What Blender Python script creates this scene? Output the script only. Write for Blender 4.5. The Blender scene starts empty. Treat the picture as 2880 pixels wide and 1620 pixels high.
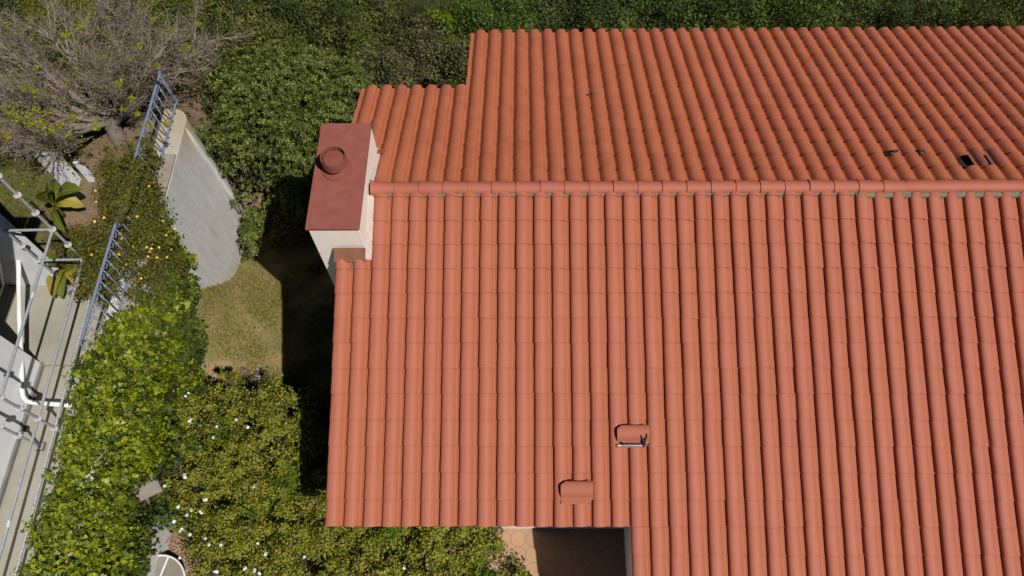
import bpy, math, random
import numpy as np
from mathutils import Matrix, Vector

random.seed(7)
RNG = np.random.default_rng(11)
rad = math.radians
scene = bpy.context.scene
COL = scene.collection

# ------------------------------------------------------------------ camera
CAM_ROT = np.array([[0.9998996848, 0.0018165968, 0.0140470716],
                    [0.0049756037, 0.8834875282, -0.4684282559],
                    [-0.0132613579, 0.4684511581, 0.8833898623]])
CAM_POS = np.array([2.2599239, -6.7979121, 9.5773477])
FOC = 2140.838
cam_data = bpy.data.cameras.new('camera')
cam = bpy.data.objects.new('camera', cam_data)
COL.objects.link(cam)
cam_data.sensor_width = 36.0
cam_data.lens = 36.0 * FOC / 2880.0
cam_data.clip_start = 0.05
cam_data.clip_end = 500
m4 = Matrix.Identity(4)
for i in range(3):
    for j in range(3):
        m4[i][j] = CAM_ROT[i, j]
    m4[i][3] = CAM_POS[i]
cam.matrix_world = m4
scene.camera = cam

# ------------------------------------------------------------------ light
SUN_EL, SUN_AZ = 54.3, 132.5          # azimuth clockwise from +Y
world = bpy.data.worlds.new("World")
scene.world = world
world.use_nodes = True
wn = world.node_tree.nodes
sky = wn.new('ShaderNodeTexSky')
sky.sky_type = 'NISHITA'
sky.sun_disc = False
sky.sun_elevation = rad(SUN_EL)
sky.sun_rotation = rad(SUN_AZ)
sky.air_density = 0.25
sky.dust_density = 0.0
wn['Background'].inputs[1].default_value = 0.05
world.node_tree.links.new(sky.outputs[0], wn['Background'].inputs[0])
sun_data = bpy.data.lights.new('sun', 'SUN')
sun_data.energy = 5.0
sun_data.angle = rad(0.53)
sun_data.color = (1.0, 0.955, 0.89)
sun = bpy.data.objects.new('sun', sun_data)
COL.objects.link(sun)
to_sun = Vector((math.cos(rad(SUN_EL)) * math.sin(rad(SUN_AZ)), math.cos(rad(SUN_EL)) * math.cos(rad(SUN_AZ)), math.sin(rad(SUN_EL))))
sun.rotation_euler = to_sun.to_track_quat('Z', 'Y').to_euler()
sun.location = to_sun * 40
scene.view_settings.view_transform = 'Standard'
scene.view_settings.look = 'None'
scene.view_settings.exposure = -0.22
scene.view_settings.gamma = 1.0
scene.cycles.max_bounces = 6
scene.cycles.diffuse_bounces = 1


# ------------------------------------------------------------------ helpers
def at(xd, yd, z):
    """world point at height z seen at (xd, yd) of a 2576 wide view of the photograph"""
    k = 2880.0 / 2576.0
    d = CAM_ROT @ np.array([(xd * k - 1440) / FOC, -(yd * k - 810) / FOC, -1.0])
    return CAM_POS + d * ((z - CAM_POS[2]) / d[2])


def tag(o, label=None, cat=None, group=None, kind=None):
    if label: o['label'] = label
    if cat: o['category'] = cat
    if group: o['group'] = group
    if kind: o['kind'] = kind
    return o


def empty(name, loc, label=None, cat=None, group=None):
    o = bpy.data.objects.new(name, None)
    COL.objects.link(o)
    o.location = loc
    o.empty_display_size = 0.1
    return tag(o, label, cat, group)


def np_mesh(name, V, F, mat, parent=None, smooth=False, loc=None):
    """V (n,3) in world coordinates; F list of tuples, or an (m,3|4) array"""
    V = np.asarray(V, dtype=np.float64)
    me = bpy.data.meshes.new(name)
    if loc is not None:
        V = V - np.asarray(loc)
    if isinstance(F, np.ndarray):
        k = F.shape[1]
        me.vertices.add(len(V))
        me.vertices.foreach_set('co', V.astype(np.float32).ravel())
        me.loops.add(F.size)
        me.loops.foreach_set('vertex_index', F.astype(np.int32).ravel())
        me.polygons.add(len(F))
        me.polygons.foreach_set('loop_start', np.arange(0, F.size, k, dtype=np.int32))
        me.polygons.foreach_set('loop_total', np.full(len(F), k, dtype=np.int32))
        me.update(calc_edges=True)
    else:
        me.from_pydata([tuple(v) for v in V], [], F)
        me.update()
    if smooth:
        me.polygons.foreach_set('use_smooth', [True] * len(me.polygons))
    me.materials.append(mat)
    o = bpy.data.objects.new(name, me)
    COL.objects.link(o)
    if loc is not None:
        o.location = loc
    if parent is not None:
        o.parent = parent
        o.matrix_parent_inverse = Matrix.Translation(-wloc(parent))
    return o


def wloc(o):
    v = Vector(o.location)
    if o.parent is not None:
        v = v + wloc(o.parent) - wloc(o.parent) if o.matrix_parent_inverse != Matrix.Identity(4) else v + wloc(o.parent)
    return v


class MB:
    """collects shapes in world coordinates and links them as one mesh object"""
    def __init__(self):
        self.v, self.f = [], []

    def add(self, V, F):
        n = len(self.v)
        self.v += [tuple(map(float, p)) for p in V]
        self.f += [tuple(i + n for i in q) for q in F]
        return self

    def box(self, x0, x1, y0, y1, z0, z1):
        V = [(x, y, z) for z in (z0, z1) for y in (y0, y1) for x in (x0, x1)]
        return self.add(V, [(0, 2, 3, 1), (4, 5, 7, 6), (0, 1, 5, 4), (2, 6, 7, 3), (0, 4, 6, 2), (1, 3, 7, 5)])

    def obox(self, c, ax, ay, az):
        c, ax, ay, az = map(np.array, (c, ax, ay, az))
        V = [c + a * ax + b * ay + d * az for d in (-1, 1) for b in (-1, 1) for a in (-1, 1)]
        return self.add(V, [(0, 2, 3, 1), (4, 5, 7, 6), (0, 1, 5, 4), (2, 6, 7, 3), (0, 4, 6, 2), (1, 3, 7, 5)])

    def prism(self, poly, z0, z1):
        n = len(poly)
        V = [(p[0], p[1], z0) for p in poly] + [(p[0], p[1], z1) for p in poly]
        F = [tuple(range(n - 1, -1, -1)), tuple(range(n, 2 * n))]
        F += [(i, (i + 1) % n, n + (i + 1) % n, n + i) for i in range(n)]
        return self.add(V, F)

    def tube(self, pts, r, n=8, cap=True):
        P = np.array(pts, float)
        rs = np.full(len(P), r) if np.isscalar(r) else np.array(r, float)
        T = np.gradient(P, axis=0)
        T /= np.linalg.norm(T, axis=1)[:, None] + 1e-12
        ref = np.array([0, 0, 1.0]) if abs(T[0][2]) < .9 else np.array([1.0, 0, 0])
        V = []
        for p, t, rr in zip(P, T, rs):
            a = np.cross(t, ref); a /= np.linalg.norm(a) + 1e-12
            b = np.cross(a, t)
            for k in range(n):
                th = 2 * math.pi * k / n
                V.append(p + rr * (math.cos(th) * a + math.sin(th) * b))
        F = []
        for i in range(len(P) - 1):
            for k in range(n):
                F.append((i * n + k, i * n + (k + 1) % n, (i + 1) * n + (k + 1) % n, (i + 1) * n + k))
        if cap:
            F.append(tuple(range(n - 1, -1, -1)))
            F.append(tuple((len(P) - 1) * n + k for k in range(n)))
        return self.add(V, F)

    def lathe(self, c, prof, n=32):
        V, F = [], []
        for r, z in prof:
            for k in range(n):
                a = 2 * math.pi * k / n
                V.append((c[0] + r * math.cos(a), c[1] + r * math.sin(a), c[2] + z))
        for i in range(len(prof) - 1):
            for k in range(n):
                F.append((i * n + k, i * n + (k + 1) % n, (i + 1) * n + (k + 1) % n, (i + 1) * n + k))
        return self.add(V, F)

    def torus(self, c, n_axis, R, r, n=16, m=6):
        n_axis = np.array(n_axis, float); n_axis /= np.linalg.norm(n_axis)
        a = np.cross(n_axis, [0, 0, 1.0] if abs(n_axis[2]) < .9 else [1.0, 0, 0]); a /= np.linalg.norm(a)
        b = np.cross(n_axis, a)
        V, F = [], []
        for i in range(n):
            t = 2 * math.pi * i / n
            d = math.cos(t) * a + math.sin(t) * b
            for j in range(m):
                s = 2 * math.pi * j / m
                V.append(np.array(c) + d * (R + r * math.cos(s)) + n_axis * r * math.sin(s))
        for i in range(n):
            for j in range(m):
                F.append((i * m + j, ((i + 1) % n) * m + j, ((i + 1) % n) * m + (j + 1) % m, i * m + (j + 1) % m))
        return self.add(V, F)

    def build(self, name, mat, parent=None, smooth=False, bevel=0.0, auto=None):
        o = np_mesh(name, self.v, self.f, mat, parent, smooth)
        if bevel:
            b = o.modifiers.new('bevel', 'BEVEL')
            b.width = bevel
            b.segments = 2
            b.limit_method = 'ANGLE'
        if auto:
            o.data.set_sharp_from_angle(angle=rad(auto))
        return o


# ------------------------------------------------------------------ materials
def new_mat(name):
    m = bpy.data.materials.new(name)
    m.use_nodes = True
    nt = m.node_tree
    return m, nt, nt.nodes, nt.links, nt.nodes['Principled BSDF']


def noise(nodes, links, scale, detail=4, rough=.6, vec=None):
    n = nodes.new('ShaderNodeTexNoise')
    n.inputs['Scale'].default_value = scale
    n.inputs['Detail'].default_value = detail
    n.inputs['Roughness'].default_value = rough
    if vec is not None:
        links.new(vec, n.inputs['Vector'])
    return n


def ramp(nodes, links, fac, stops):
    r = nodes.new('ShaderNodeValToRGB')
    els = r.color_ramp.elements
    while len(els) < len(stops):
        els.new(0.5)
    for e, (p, c) in zip(els, stops):
        e.position = p
        e.color = (*c, 1)
    links.new(fac, r.inputs[0])
    return r


def mixc(nodes, links, fac, a, b, mode='MIX'):
    m = nodes.new('ShaderNodeMix')
    m.data_type = 'RGBA'
    m.blend_type = mode
    for s, v in ((m.inputs[0], fac), (m.inputs[6], a), (m.inputs[7], b)):
        if hasattr(v, 'is_output') or isinstance(v, bpy.types.NodeSocket):
            links.new(v, s)
        else:
            s.default_value = v if isinstance(v, (int, float)) else (*v, 1)
    return m.outputs[2]


def bump(nodes, links, bsdf, height, strength, dist=.01):
    b = nodes.new('ShaderNodeBump')
    b.inputs['Strength'].default_value = strength
    b.inputs['Distance'].default_value = dist
    links.new(height, b.inputs['Height'])
    links.new(b.outputs[0], bsdf.inputs['Normal'])


def coords(nodes):
    return nodes.new('ShaderNodeTexCoord').outputs['Object']


def plain(name, c0, c1=None, rough=.8, scale=6, fine=60, bmp=.15, metal=0.0, spec=.3):
    m, nt, nodes, links, b = new_mat(name)
    c1 = c1 or tuple(x * .8 for x in c0)
    co = coords(nodes)
    n = noise(nodes, links, scale, 6, .65, co)
    r = ramp(nodes, links, n.outputs[0], [(.35, c0), (.68, c1)])
    links.new(r.outputs[0], b.inputs['Base Color'])
    b.inputs['Roughness'].default_value = rough
    b.inputs['Metallic'].default_value = metal
    b.inputs['Specular IOR Level'].default_value = spec
    if bmp:
        nf = noise(nodes, links, fine, 3, .6, co)
        bump(nodes, links, b, nf.outputs[0], bmp, .01)
    return m


def leaf_mat(name, stops, rough=.5, trans=.25, spec=.4, patch=None):
    """colours vary from leaf to leaf (random per island)"""
    m, nt, nodes, links, b = new_mat(name)
    stops = [(p, tuple(x * .84 for x in c)) for p, c in stops]
    g = nodes.new('ShaderNodeNewGeometry')
    r = ramp(nodes, links, g.outputs['Random Per Island'], stops)
    col = r.outputs[0]
    if patch:
        n = noise(nodes, links, patch[0], 3, .5, coords(nodes))
        rr = ramp(nodes, links, n.outputs[0], [(patch[2], (0, 0, 0)), (patch[3], (1, 1, 1))])
        col = mixc(nodes, links, rr.outputs[0], col, patch[1])
    links.new(col, b.inputs['Base Color'])
    b.inputs['Roughness'].default_value = rough
    b.inputs['Specular IOR Level'].default_value = spec
    t = nodes.new('ShaderNodeBsdfTranslucent')
    tc = mixc(nodes, links, .6, col, (.20, .30, .01))
    links.new(tc, t.inputs['Color'])
    mx = nodes.new('ShaderNodeMixShader')
    mx.inputs[0].default_value = trans
    links.new(b.outputs[0], mx.inputs[1])
    links.new(t.outputs[0], mx.inputs[2])
    links.new(mx.outputs[0], nodes['Material Output'].inputs[0])
    return m


def tile_mat(name, stops, dirt, dirt_lo=.52, dirt_hi=.75, amount=.5, groove=None):
    m, nt, nodes, links, b = new_mat(name)
    g = nodes.new('ShaderNodeNewGeometry')
    co = coords(nodes)
    r = ramp(nodes, links, g.outputs['Random Per Island'], stops)
    n1 = noise(nodes, links, 260, 2, .7, co)
    sp = ramp(nodes, links, n1.outputs[0], [(.30, (.72, .70, .68)), (.5, (1, 1, 1)), (.72, (1.22, 1.24, 1.26))])
    c1 = mixc(nodes, links, 1.0, r.outputs[0], sp.outputs[0], 'MULTIPLY')
    n2 = noise(nodes, links, 2.3, 6, .7, co)
    dm = ramp(nodes, links, n2.outputs[0], [(dirt_lo, (0, 0, 0)), (dirt_hi, (amount,) * 3)])
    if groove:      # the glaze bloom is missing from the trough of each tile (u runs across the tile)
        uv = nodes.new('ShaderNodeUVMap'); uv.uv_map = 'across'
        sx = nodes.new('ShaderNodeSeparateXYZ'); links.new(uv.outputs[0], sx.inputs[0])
        gm = ramp(nodes, links, sx.outputs[0], [(0, (0, 0, 0)), (.66, (0, 0, 0)), (.74, (.9,) * 3), (.80, (.9,) * 3), (.88, (.1,) * 3)])
        c1 = mixc(nodes, links, gm.outputs[0], c1, groove)
        # joint shade painted in under the lip above and along the lower lip (v runs down the tile)
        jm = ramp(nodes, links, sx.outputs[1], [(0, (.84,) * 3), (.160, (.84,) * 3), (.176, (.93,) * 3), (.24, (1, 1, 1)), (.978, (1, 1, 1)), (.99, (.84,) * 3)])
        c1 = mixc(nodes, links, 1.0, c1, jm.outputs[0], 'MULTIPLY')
    c2 = mixc(nodes, links, dm.outputs[0], c1, dirt)
    n3 = noise(nodes, links, 11, 5, .7, co)
    wm = ramp(nodes, links, n3.outputs[0], [(.68, (0, 0, 0)), (.80, (.35,) * 3)])
    c3 = mixc(nodes, links, wm.outputs[0], c2, (.62, .40, .30))
    links.new(c3, b.inputs['Base Color'])
    b.inputs['Roughness'].default_value = .62
    b.inputs['Specular IOR Level'].default_value = .35
    bump(nodes, links, b, n1.outputs[0], .25, .004)
    return m


M = {}
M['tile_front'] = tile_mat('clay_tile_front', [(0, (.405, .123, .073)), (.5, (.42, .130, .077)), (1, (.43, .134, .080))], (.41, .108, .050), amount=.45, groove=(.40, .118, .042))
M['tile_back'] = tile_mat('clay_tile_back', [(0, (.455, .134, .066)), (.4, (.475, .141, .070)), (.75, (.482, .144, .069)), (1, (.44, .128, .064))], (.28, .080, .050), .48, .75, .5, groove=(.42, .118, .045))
M['tile_loose'] = tile_mat('clay_tile_loose', [(0, (.39, .120, .070)), (1, (.405, .126, .074))], (.34, .10, .05))
M['ridge'] = tile_mat('clay_ridge_tile', [(0, (.385, .112, .070)), (.5, (.425, .128, .080)), (1, (.40, .118, .074))], (.34, .09, .055))
M['mortar'] = plain('mortar', (.25, .225, .165), (.17, .155, .115), .9, 12, 80, .6)
M['mortar_red'] = plain('reddish_mortar', (.25, .15, .10), (.19, .11, .075), .9, 14, 80, .5)
M['tile_dark'] = tile_mat('clay_tile_mauve', [(0, (.27, .085, .062)), (1, (.30, .095, .07))], (.22, .075, .055))
M['deck'] = plain('roof_underlay', (.03, .018, .014), None, .9)
M['plaster'] = plain('cream_plaster', (.93, .85, .75), (.89, .81, .70), .85, 3, 150, .12)
M['red_paint'] = plain('red_painted_render', (.31, .103, .082), (.26, .078, .063), .55, 5, 120, .10)
M['red_metal'] = plain('red_painted_metal', (.27, .085, .06), (.24, .075, .055), .45, 6, 90, .05)
M['brown_metal'] = plain('brown_flashing', (.24, .105, .06), (.19, .08, .048), .5, 7, 80, .08)
M['pink_flash'] = plain('painted_flashing', (.60, .47, .42), (.50, .38, .33), .7, 9, 80, .2)
M['white_paint'] = plain('white_wall_paint', (.80, .82, .86), (.74, .76, .80), .8, 3, 120, .08)
M['white_pipe'] = plain('white_plastic', (.85, .86, .86), None, .35, 3, 60, 0)
M['concrete'] = plain('beige_concrete', (.37, .345, .285), (.30, .28, .225), .85, 1.3, 90, .15)
M['wall_shade_strip'] = plain('grey_shade_strip', (.22, .21, .19), (.16, .15, .135), .9, 6, 70, .2)  # grey stands in for the shaded band along the white wall
M['stone_cap'] = plain('wall_coping', (.34, .305, .255), (.26, .23, .19), .9, 5, 70, .3)
M['steel'] = plain('galvanised_steel', (.44, .46, .49), (.31, .33, .36), .45, 14, 90, .06, .25)
M['rosette'] = plain('cast_galvanised_ring', (.62, .62, .62), (.50, .50, .51), .5, 20, 90, .1, .2)
M['steel_worn'] = plain('paint_flecked_steel', (.60, .60, .58), (.28, .28, .29), .5, 30, 60, .2, .35)
M['fence'] = plain('blue_grey_painted_iron', (.235, .29, .40), (.17, .215, .31), .45, 12, 80, .06, .1)
M['black_metal'] = plain('black_metal', (.025, .025, .028), None, .4, 8, 60, .05, .3)
M['wood'] = plain('weathered_wood', (.20, .12, .09), (.13, .08, .06), .8, 20, 60, .3)
M['bark'] = plain('grey_bark', (.27, .225, .19), (.16, .13, .11), .9, 9, 40, .8)
M['twig'] = plain('grey_mauve_twigs', (.35, .285, .24), (.23, .18, .145), .9, 4, 40, 0)
M['stem'] = plain('brown_stems', (.11, .075, .05), (.07, .05, .035), .9, 6, 40, 0)
M['dry_stem'] = plain('dry_brown_stems', (.22, .15, .11), (.13, .09, .065), .9, 6, 40, 0)
M['glass_top'] = plain('dusty_tabletop', (.30, .27, .22), (.22, .20, .165), .35, 4, 60, .05)
M['rock'] = plain('pale_rock', (.40, .37, .30), (.25, .23, .18), .9, 6, 30, .8)
M['silver'] = plain('bare_aluminium', (.75, .76, .78), None, .25, 5, 50, 0, .9)
M['petal_white'] = plain('pale_blue_petals', (.74, .78, .88), (.66, .71, .86), .6, 30, 60, 0)
M['petal_yellow'] = plain('yellow_petals', (.80, .60, .03), (.75, .52, .03), .6, 30, 60, 0)
M['dropping'] = plain('white_dropping', (.80, .78, .74), None, .8, 8, 50, 0)
M['tape'] = plain('pale_blue_tape', (.55, .66, .74), None, .6, 8, 50, 0)

# ground materials
def ground_mat():
    m, nt, nodes, links, b = new_mat('hillside_soil')
    co = coords(nodes)
    n = noise(nodes, links, .9, 8, .65, co)
    r = ramp(nodes, links, n.outputs[0], [(.3, (.26, .17, .105)), (.55, (.20, .135, .08)), (.75, (.10, .085, .04))])
    n2 = noise(nodes, links, 35, 4, .7, co)
    sp = ramp(nodes, links, n2.outputs[0], [(.3, (.6, .6, .6)), (.6, (1.15, 1.15, 1.15))])
    links.new(mixc(nodes, links, 1.0, r.outputs[0], sp.outputs[0], 'MULTIPLY'), b.inputs['Base Color'])
    b.inputs['Roughness'].default_value = .95
    bump(nodes, links, b, n2.outputs[0], .6, .03)
    return m


def lawn_mat():
    m, nt, nodes, links, b = new_mat('dry_lawn')
    co = coords(nodes)
    n = noise(nodes, links, 1.6, 6, .7, co)
    r = ramp(nodes, links, n.outputs[0], [(.30, (.15, .15, .04)), (.46, (.23, .195, .07)), (.62, (.34, .235, .125)), (.78, (.28, .215, .09))])
    n2 = noise(nodes, links, 60, 4, .75, co)
    sp = ramp(nodes, links, n2.outputs[0], [(.3, (.55, .55, .5)), (.65, (1.25, 1.22, 1.15))])
    links.new(mixc(nodes, links, 1.0, r.outputs[0], sp.outputs[0], 'MULTIPLY'), b.inputs['Base Color'])
    b.inputs['Roughness'].default_value = .95
    bump(nodes, links, b, n2.outputs[0], .7, .02)
    return m


def wall_mat():
    m, nt, nodes, links, b = new_mat('streaked_concrete_wall')
    co = coords(nodes)
    mp = nodes.new('ShaderNodeMapping')
    mp.inputs['Scale'].default_value = (1, 1.4, .45)
    mp.inputs['Rotation'].default_value = (.5, 0, 0)
    links.new(co, mp.inputs[0])
    n = noise(nodes, links, 2.2, 8, .7, mp.outputs[0])
    r = ramp(nodes, links, n.outputs[0], [(.30, (.42, .41, .385)), (.45, (.50, .495, .475)), (.6, (.545, .54, .525)), (.8, (.62, .605, .56))])
    n2 = noise(nodes, links, 9, 6, .7, co)
    cr = ramp(nodes, links, n2.outputs[0], [(.25, (.82, .80, .77)), (.5, (1, 1, 1)), (.8, (1.06, 1.05, 1.03))])
    c = mixc(nodes, links, 1.0, r.outputs[0], cr.outputs[0], 'MULTIPLY')
    # rusty run-off near the coping and soil near the foot
    sx = nodes.new('ShaderNodeSeparateXYZ'); links.new(co, sx.inputs[0])
    n3 = noise(nodes, links, 3.0, 5, .7, co)
    ad = nodes.new('ShaderNodeMath'); ad.operation = 'MULTIPLY_ADD'
    links.new(n3.outputs[0], ad.inputs[0]); ad.inputs[1].default_value = 1.6
    links.new(sx.outputs[2], ad.inputs[2])
    foot = ramp(nodes, links, ad.outputs[0], [(0.0, (1, 1, 1)), (1.0, (0, 0, 0))])
    mr = nodes.new('ShaderNodeMapRange')
    links.new(ad.outputs[0], mr.inputs[0])
    mr.inputs[1].default_value = -4.75; mr.inputs[2].default_value = -4.0
    mr.inputs[3].default_value = .75; mr.inputs[4].default_value = 0
    c = mixc(nodes, links, mr.outputs[0], c, (.30, .235, .15))
    mr2 = nodes.new('ShaderNodeMapRange')
    links.new(ad.outputs[0], mr2.inputs[0])
    mr2.inputs[1].default_value = -2.2; mr2.inputs[2].default_value = -1.35
    mr2.inputs[3].default_value = 0; mr2.inputs[4].default_value = .7
    my = nodes.new('ShaderNodeMapRange'); links.new(sx.outputs[1], my.inputs[0])
    my.inputs[1].default_value = 2.0; my.inputs[2].default_value = 2.9
    mm = nodes.new('ShaderNodeMath'); mm.operation = 'MULTIPLY'
    links.new(mr2.outputs[0], mm.inputs[0]); links.new(my.outputs[0], mm.inputs[1])
    c = mixc(nodes, links, mm.outputs[0], c, (.38, .29, .16))
    links.new(c, b.inputs['Base Color'])
    b.inputs['Roughness'].default_value = .9
    bump(nodes, links, b, n2.outputs[0], .35, .02)
    return m


def terrace_mat():
    m, nt, nodes, links, b = new_mat('octagon_terracotta_paving')
    co = coords(nodes)
    sx = nodes.new('ShaderNodeSeparateXYZ'); links.new(co, sx.inputs[0])

    def mth(op, a, c=None):
        n = nodes.new('ShaderNodeMath'); n.operation = op
        for s, v in zip(n.inputs, (a, c)):
            if v is None: continue
            if isinstance(v, (int, float)): s.default_value = v
            else: links.new(v, s)
        return n.outputs[0]
    p = .265
    fx = mth('ABSOLUTE', mth('SUBTRACT', mth('FRACT', mth('ADD', mth('DIVIDE', sx.outputs[0], p), .3)), .5))
    fy = mth('ABSOLUTE', mth('SUBTRACT', mth('FRACT', mth('ADD', mth('DIVIDE', sx.outputs[1], p), .2)), .5))
    d = mth('MAXIMUM', mth('MAXIMUM', fx, fy), mth('MULTIPLY', mth('ADD', fx, fy), .69))
    g = mth('LESS_THAN', mth('ABSOLUTE', mth('SUBTRACT', d, .487)), .017)
    n = noise(nodes, links, 3.5, 6, .7, co)
    r = ramp(nodes, links, n.outputs[0], [(.3, (.50, .29, .155)), (.5, (.47, .265, .15)), (.7, (.38, .215, .135))])
    n2 = noise(nodes, links, 70, 4, .7, co)
    sp = ramp(nodes, links, n2.outputs[0], [(.3, (.85, .85, .85)), (.65, (1.08, 1.08, 1.08))])
    c = mixc(nodes, links, 1.0, r.outputs[0], sp.outputs[0], 'MULTIPLY')
    c = mixc(nodes, links, g, c, (.22, .19, .16))
    links.new(c, b.inputs['Base Color'])
    b.inputs['Roughness'].default_value = .7
    return m


M['ground'] = ground_mat()
M['lawn'] = lawn_mat()
M['wall'] = wall_mat()
M['litter'] = plain('dark_leaf_litter', (.055, .045, .022), (.035, .035, .014), .95, 3, 40, .6)
M['garden'] = plain('garden_turf', (.10, .105, .02), (.17, .125, .06), .95, 1.4, 50, .6)
M['terrace'] = terrace_mat()

L_ = {}
L_['laurel'] = leaf_mat('laurel_leaves', [(0, (.045, .068, .014)), (.45, (.095, .130, .024)), (.8, (.19, .225, .04)), (1, (.34, .37, .07))], .5, .16, .3)
L_['ivy'] = leaf_mat('ivy_leaves', [(0, (.045, .075, .008)), (.35, (.14, .185, .010)), (.7, (.26, .31, .012)), (1, (.40, .43, .022))], .42, .28, .35)
L_['plumbago'] = leaf_mat('plumbago_leaves', [(0, (.070, .085, .014)), (.3, (.20, .225, .022)), (.6, (.32, .335, .030)), (.86, (.45, .44, .042)), (.93, (.45, .34, .06)), (1, (.32, .20, .08))], .6, .28, .2,
                          (1.1, (.10, .17, .012), .58, .66))
L_['broom'] = leaf_mat('fine_olive_leaves', [(0, (.06, .072, .014)), (.5, (.135, .14, .022)), (.85, (.20, .185, .028)), (1, (.22, .14, .045))], .6, .2, .2)
L_['brush'] = leaf_mat('brush_leaves', patch=(1.0, (.030, .050, .012), .50, .58), stops=[(0, (.055, .080, .018)), (.5, (.135, .16, .03)), (.85, (.21, .205, .042)), (1, (.24, .18, .07))], rough=.6, trans=.18, spec=.25)  # dark noise patches paint shaded gaps into the foliage colour
L_['brush_grey'] = leaf_mat('dry_brush_leaves', [(0, (.08, .085, .035)), (.5, (.15, .15, .06)), (.85, (.23, .20, .11)), (1, (.16, .20, .035))], .7, .15, .2)
L_['lime'] = leaf_mat('lime_leaves', [(0, (.10, .18, .012)), (.6, (.17, .26, .012)), (1, (.26, .32, .02))], .5, .3, .3)
L_['bright'] = leaf_mat('bright_green_leaves', [(0, (.04, .085, .012)), (.5, (.085, .15, .018)), (1, (.14, .20, .024))], .5, .25, .35)
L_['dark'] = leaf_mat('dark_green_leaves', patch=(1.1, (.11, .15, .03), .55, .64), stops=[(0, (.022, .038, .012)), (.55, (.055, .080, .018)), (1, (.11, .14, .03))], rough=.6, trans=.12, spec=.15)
L_['mid'] = leaf_mat('mid_green_leaves', patch=(1.0, (.035, .055, .012), .50, .58), stops=[(0, (.030, .050, .012)), (.55, (.090, .125, .020)), (1, (.17, .21, .03))], rough=.6, trans=.2, spec=.18)  # darker patches in the colour stand in for shaded pockets between crowns
L_['banana'] = leaf_mat('banana_leaf', [(0, (.10, .155, .02)), (.5, (.14, .19, .022)), (1, (.22, .23, .03))], .35, .25, .5)
L_['banana_old'] = leaf_mat('yellowing_banana_leaf', [(0, (.34, .30, .05)), (.5, (.40, .33, .05)), (1, (.45, .30, .06))], .5, .2, .3)
L_['budding'] = leaf_mat('budding_leaves', [(0, (.15, .17, .02)), (.5, (.25, .25, .03)), (1, (.34, .31, .04))], .6, .3, .2)
L_['sprig_low'] = leaf_mat('yellow_green_low_leaves', [(0, (.10, .12, .012)), (.5, (.17, .18, .016)), (1, (.25, .23, .025))], .6, .25, .2)
L_['sprig'] = leaf_mat('yellow_new_leaves', [(0, (.30, .33, .015)), (.5, (.40, .40, .02)), (1, (.50, .42, .02))], .5, .35, .2)
L_['grass'] = leaf_mat('grass_blades', [(0, (.20, .21, .03)), (.4, (.30, .27, .06)), (.7, (.42, .32, .13)), (1, (.17, .22, .03))], .7, .2, .2)
L_['grass_green'] = leaf_mat('green_grass_blades', [(0, (.07, .10, .015)), (.5, (.12, .14, .02)), (1, (.18, .165, .04))], .7, .2, .2)
L_['litter'] = leaf_mat('fallen_leaf_litter', [(0, (.10, .06, .03)), (.5, (.20, .13, .07)), (.8, (.34, .25, .14)), (1, (.12, .15, .03))], .8, .1, .2)
L_['chips'] = leaf_mat('bark_chips', [(0, (.30, .17, .10)), (.5, (.42, .27, .17)), (1, (.52, .40, .28))], .9, 0, .1)

# ------------------------------------------------------------------ foliage tools
RHOMB = (np.array([(0, 0, 0), (.30, .45, .07), (0, 1, -.06), (-.30, .45, .07)]) - [0, .4, 0], np.array([(0, 1, 2), (0, 2, 3)]))
ROUND = (np.array([(0, -.5, 0), (.40, -.2, .05), (.36, .22, .03), (0, .5, -.06), (-.36, .22, .03), (-.40, -.2, .05)]), np.array([(0, 1, 5), (1, 2, 4), (1, 4, 5), (2, 3, 4)]))
IVY = (np.array([(0, -.42, .0), (.34, -.50, .05), (.52, -.05, .06), (.26, .05, .02), (0, .58, -.10), (-.26, .05, .02), (-.52, -.05, .06), (-.34, -.50, .05)]),
       np.array([(0, 1, 3), (1, 2, 3), (0, 3, 4), (0, 4, 5), (5, 6, 7), (0, 5, 7)]))
LANCE = (np.array([(0, 0, 0), (.17, .5, .05), (0, 1, -.06), (-.17, .5, .05)]) - [0, .4, 0], np.array([(0, 1, 2), (0, 2, 3)]))
NEEDLE = (np.array([(-.09, -.5, 0), (.09, -.5, 0), (0, .55, .05)]), np.array([(0, 1, 2)]))


def unit(a):
    return a / (np.linalg.norm(a, axis=-1, keepdims=True) + 1e-12)


def leaf_arrays(P, N, size, tmpl, D=None):
    n = len(P)
    N = unit(N)
    if D is None:
        D = RNG.normal(size=(n, 3))
    X = unit(np.cross(D, N))
    Y = np.cross(N, X)
    tv, tf = tmpl
    s = np.broadcast_to(size, (n,))[:, None, None]
    V = P[:, None, :] + s * (tv[None, :, 0:1] * X[:, None] + tv[None, :, 1:2] * Y[:, None] + tv[None, :, 2:3] * N[:, None])
    F = tf[None] + (np.arange(n) * len(tv))[:, None, None]
    return V.reshape(-1, 3), F.reshape(-1, 3)


def inside(poly, P):
    x, y = P[:, 0], P[:, 1]
    r = np.zeros(len(P), bool)
    j = len(poly) - 1
    for i in range(len(poly)):
        xi, yi, xj, yj = poly[i][0], poly[i][1], poly[j][0], poly[j][1]
        c = ((yi > y) != (yj > y)) & (x < (xj - xi) * (y - yi) / (yj - yi + 1e-12) + xi)
        r ^= c
        j = i
    return r


def area(poly):
    p = np.array(poly)[:, :2]
    q = np.roll(p, -1, 0)
    return abs((p[:, 0] * q[:, 1] - p[:, 1] * q[:, 0]).sum()) / 2


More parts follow.
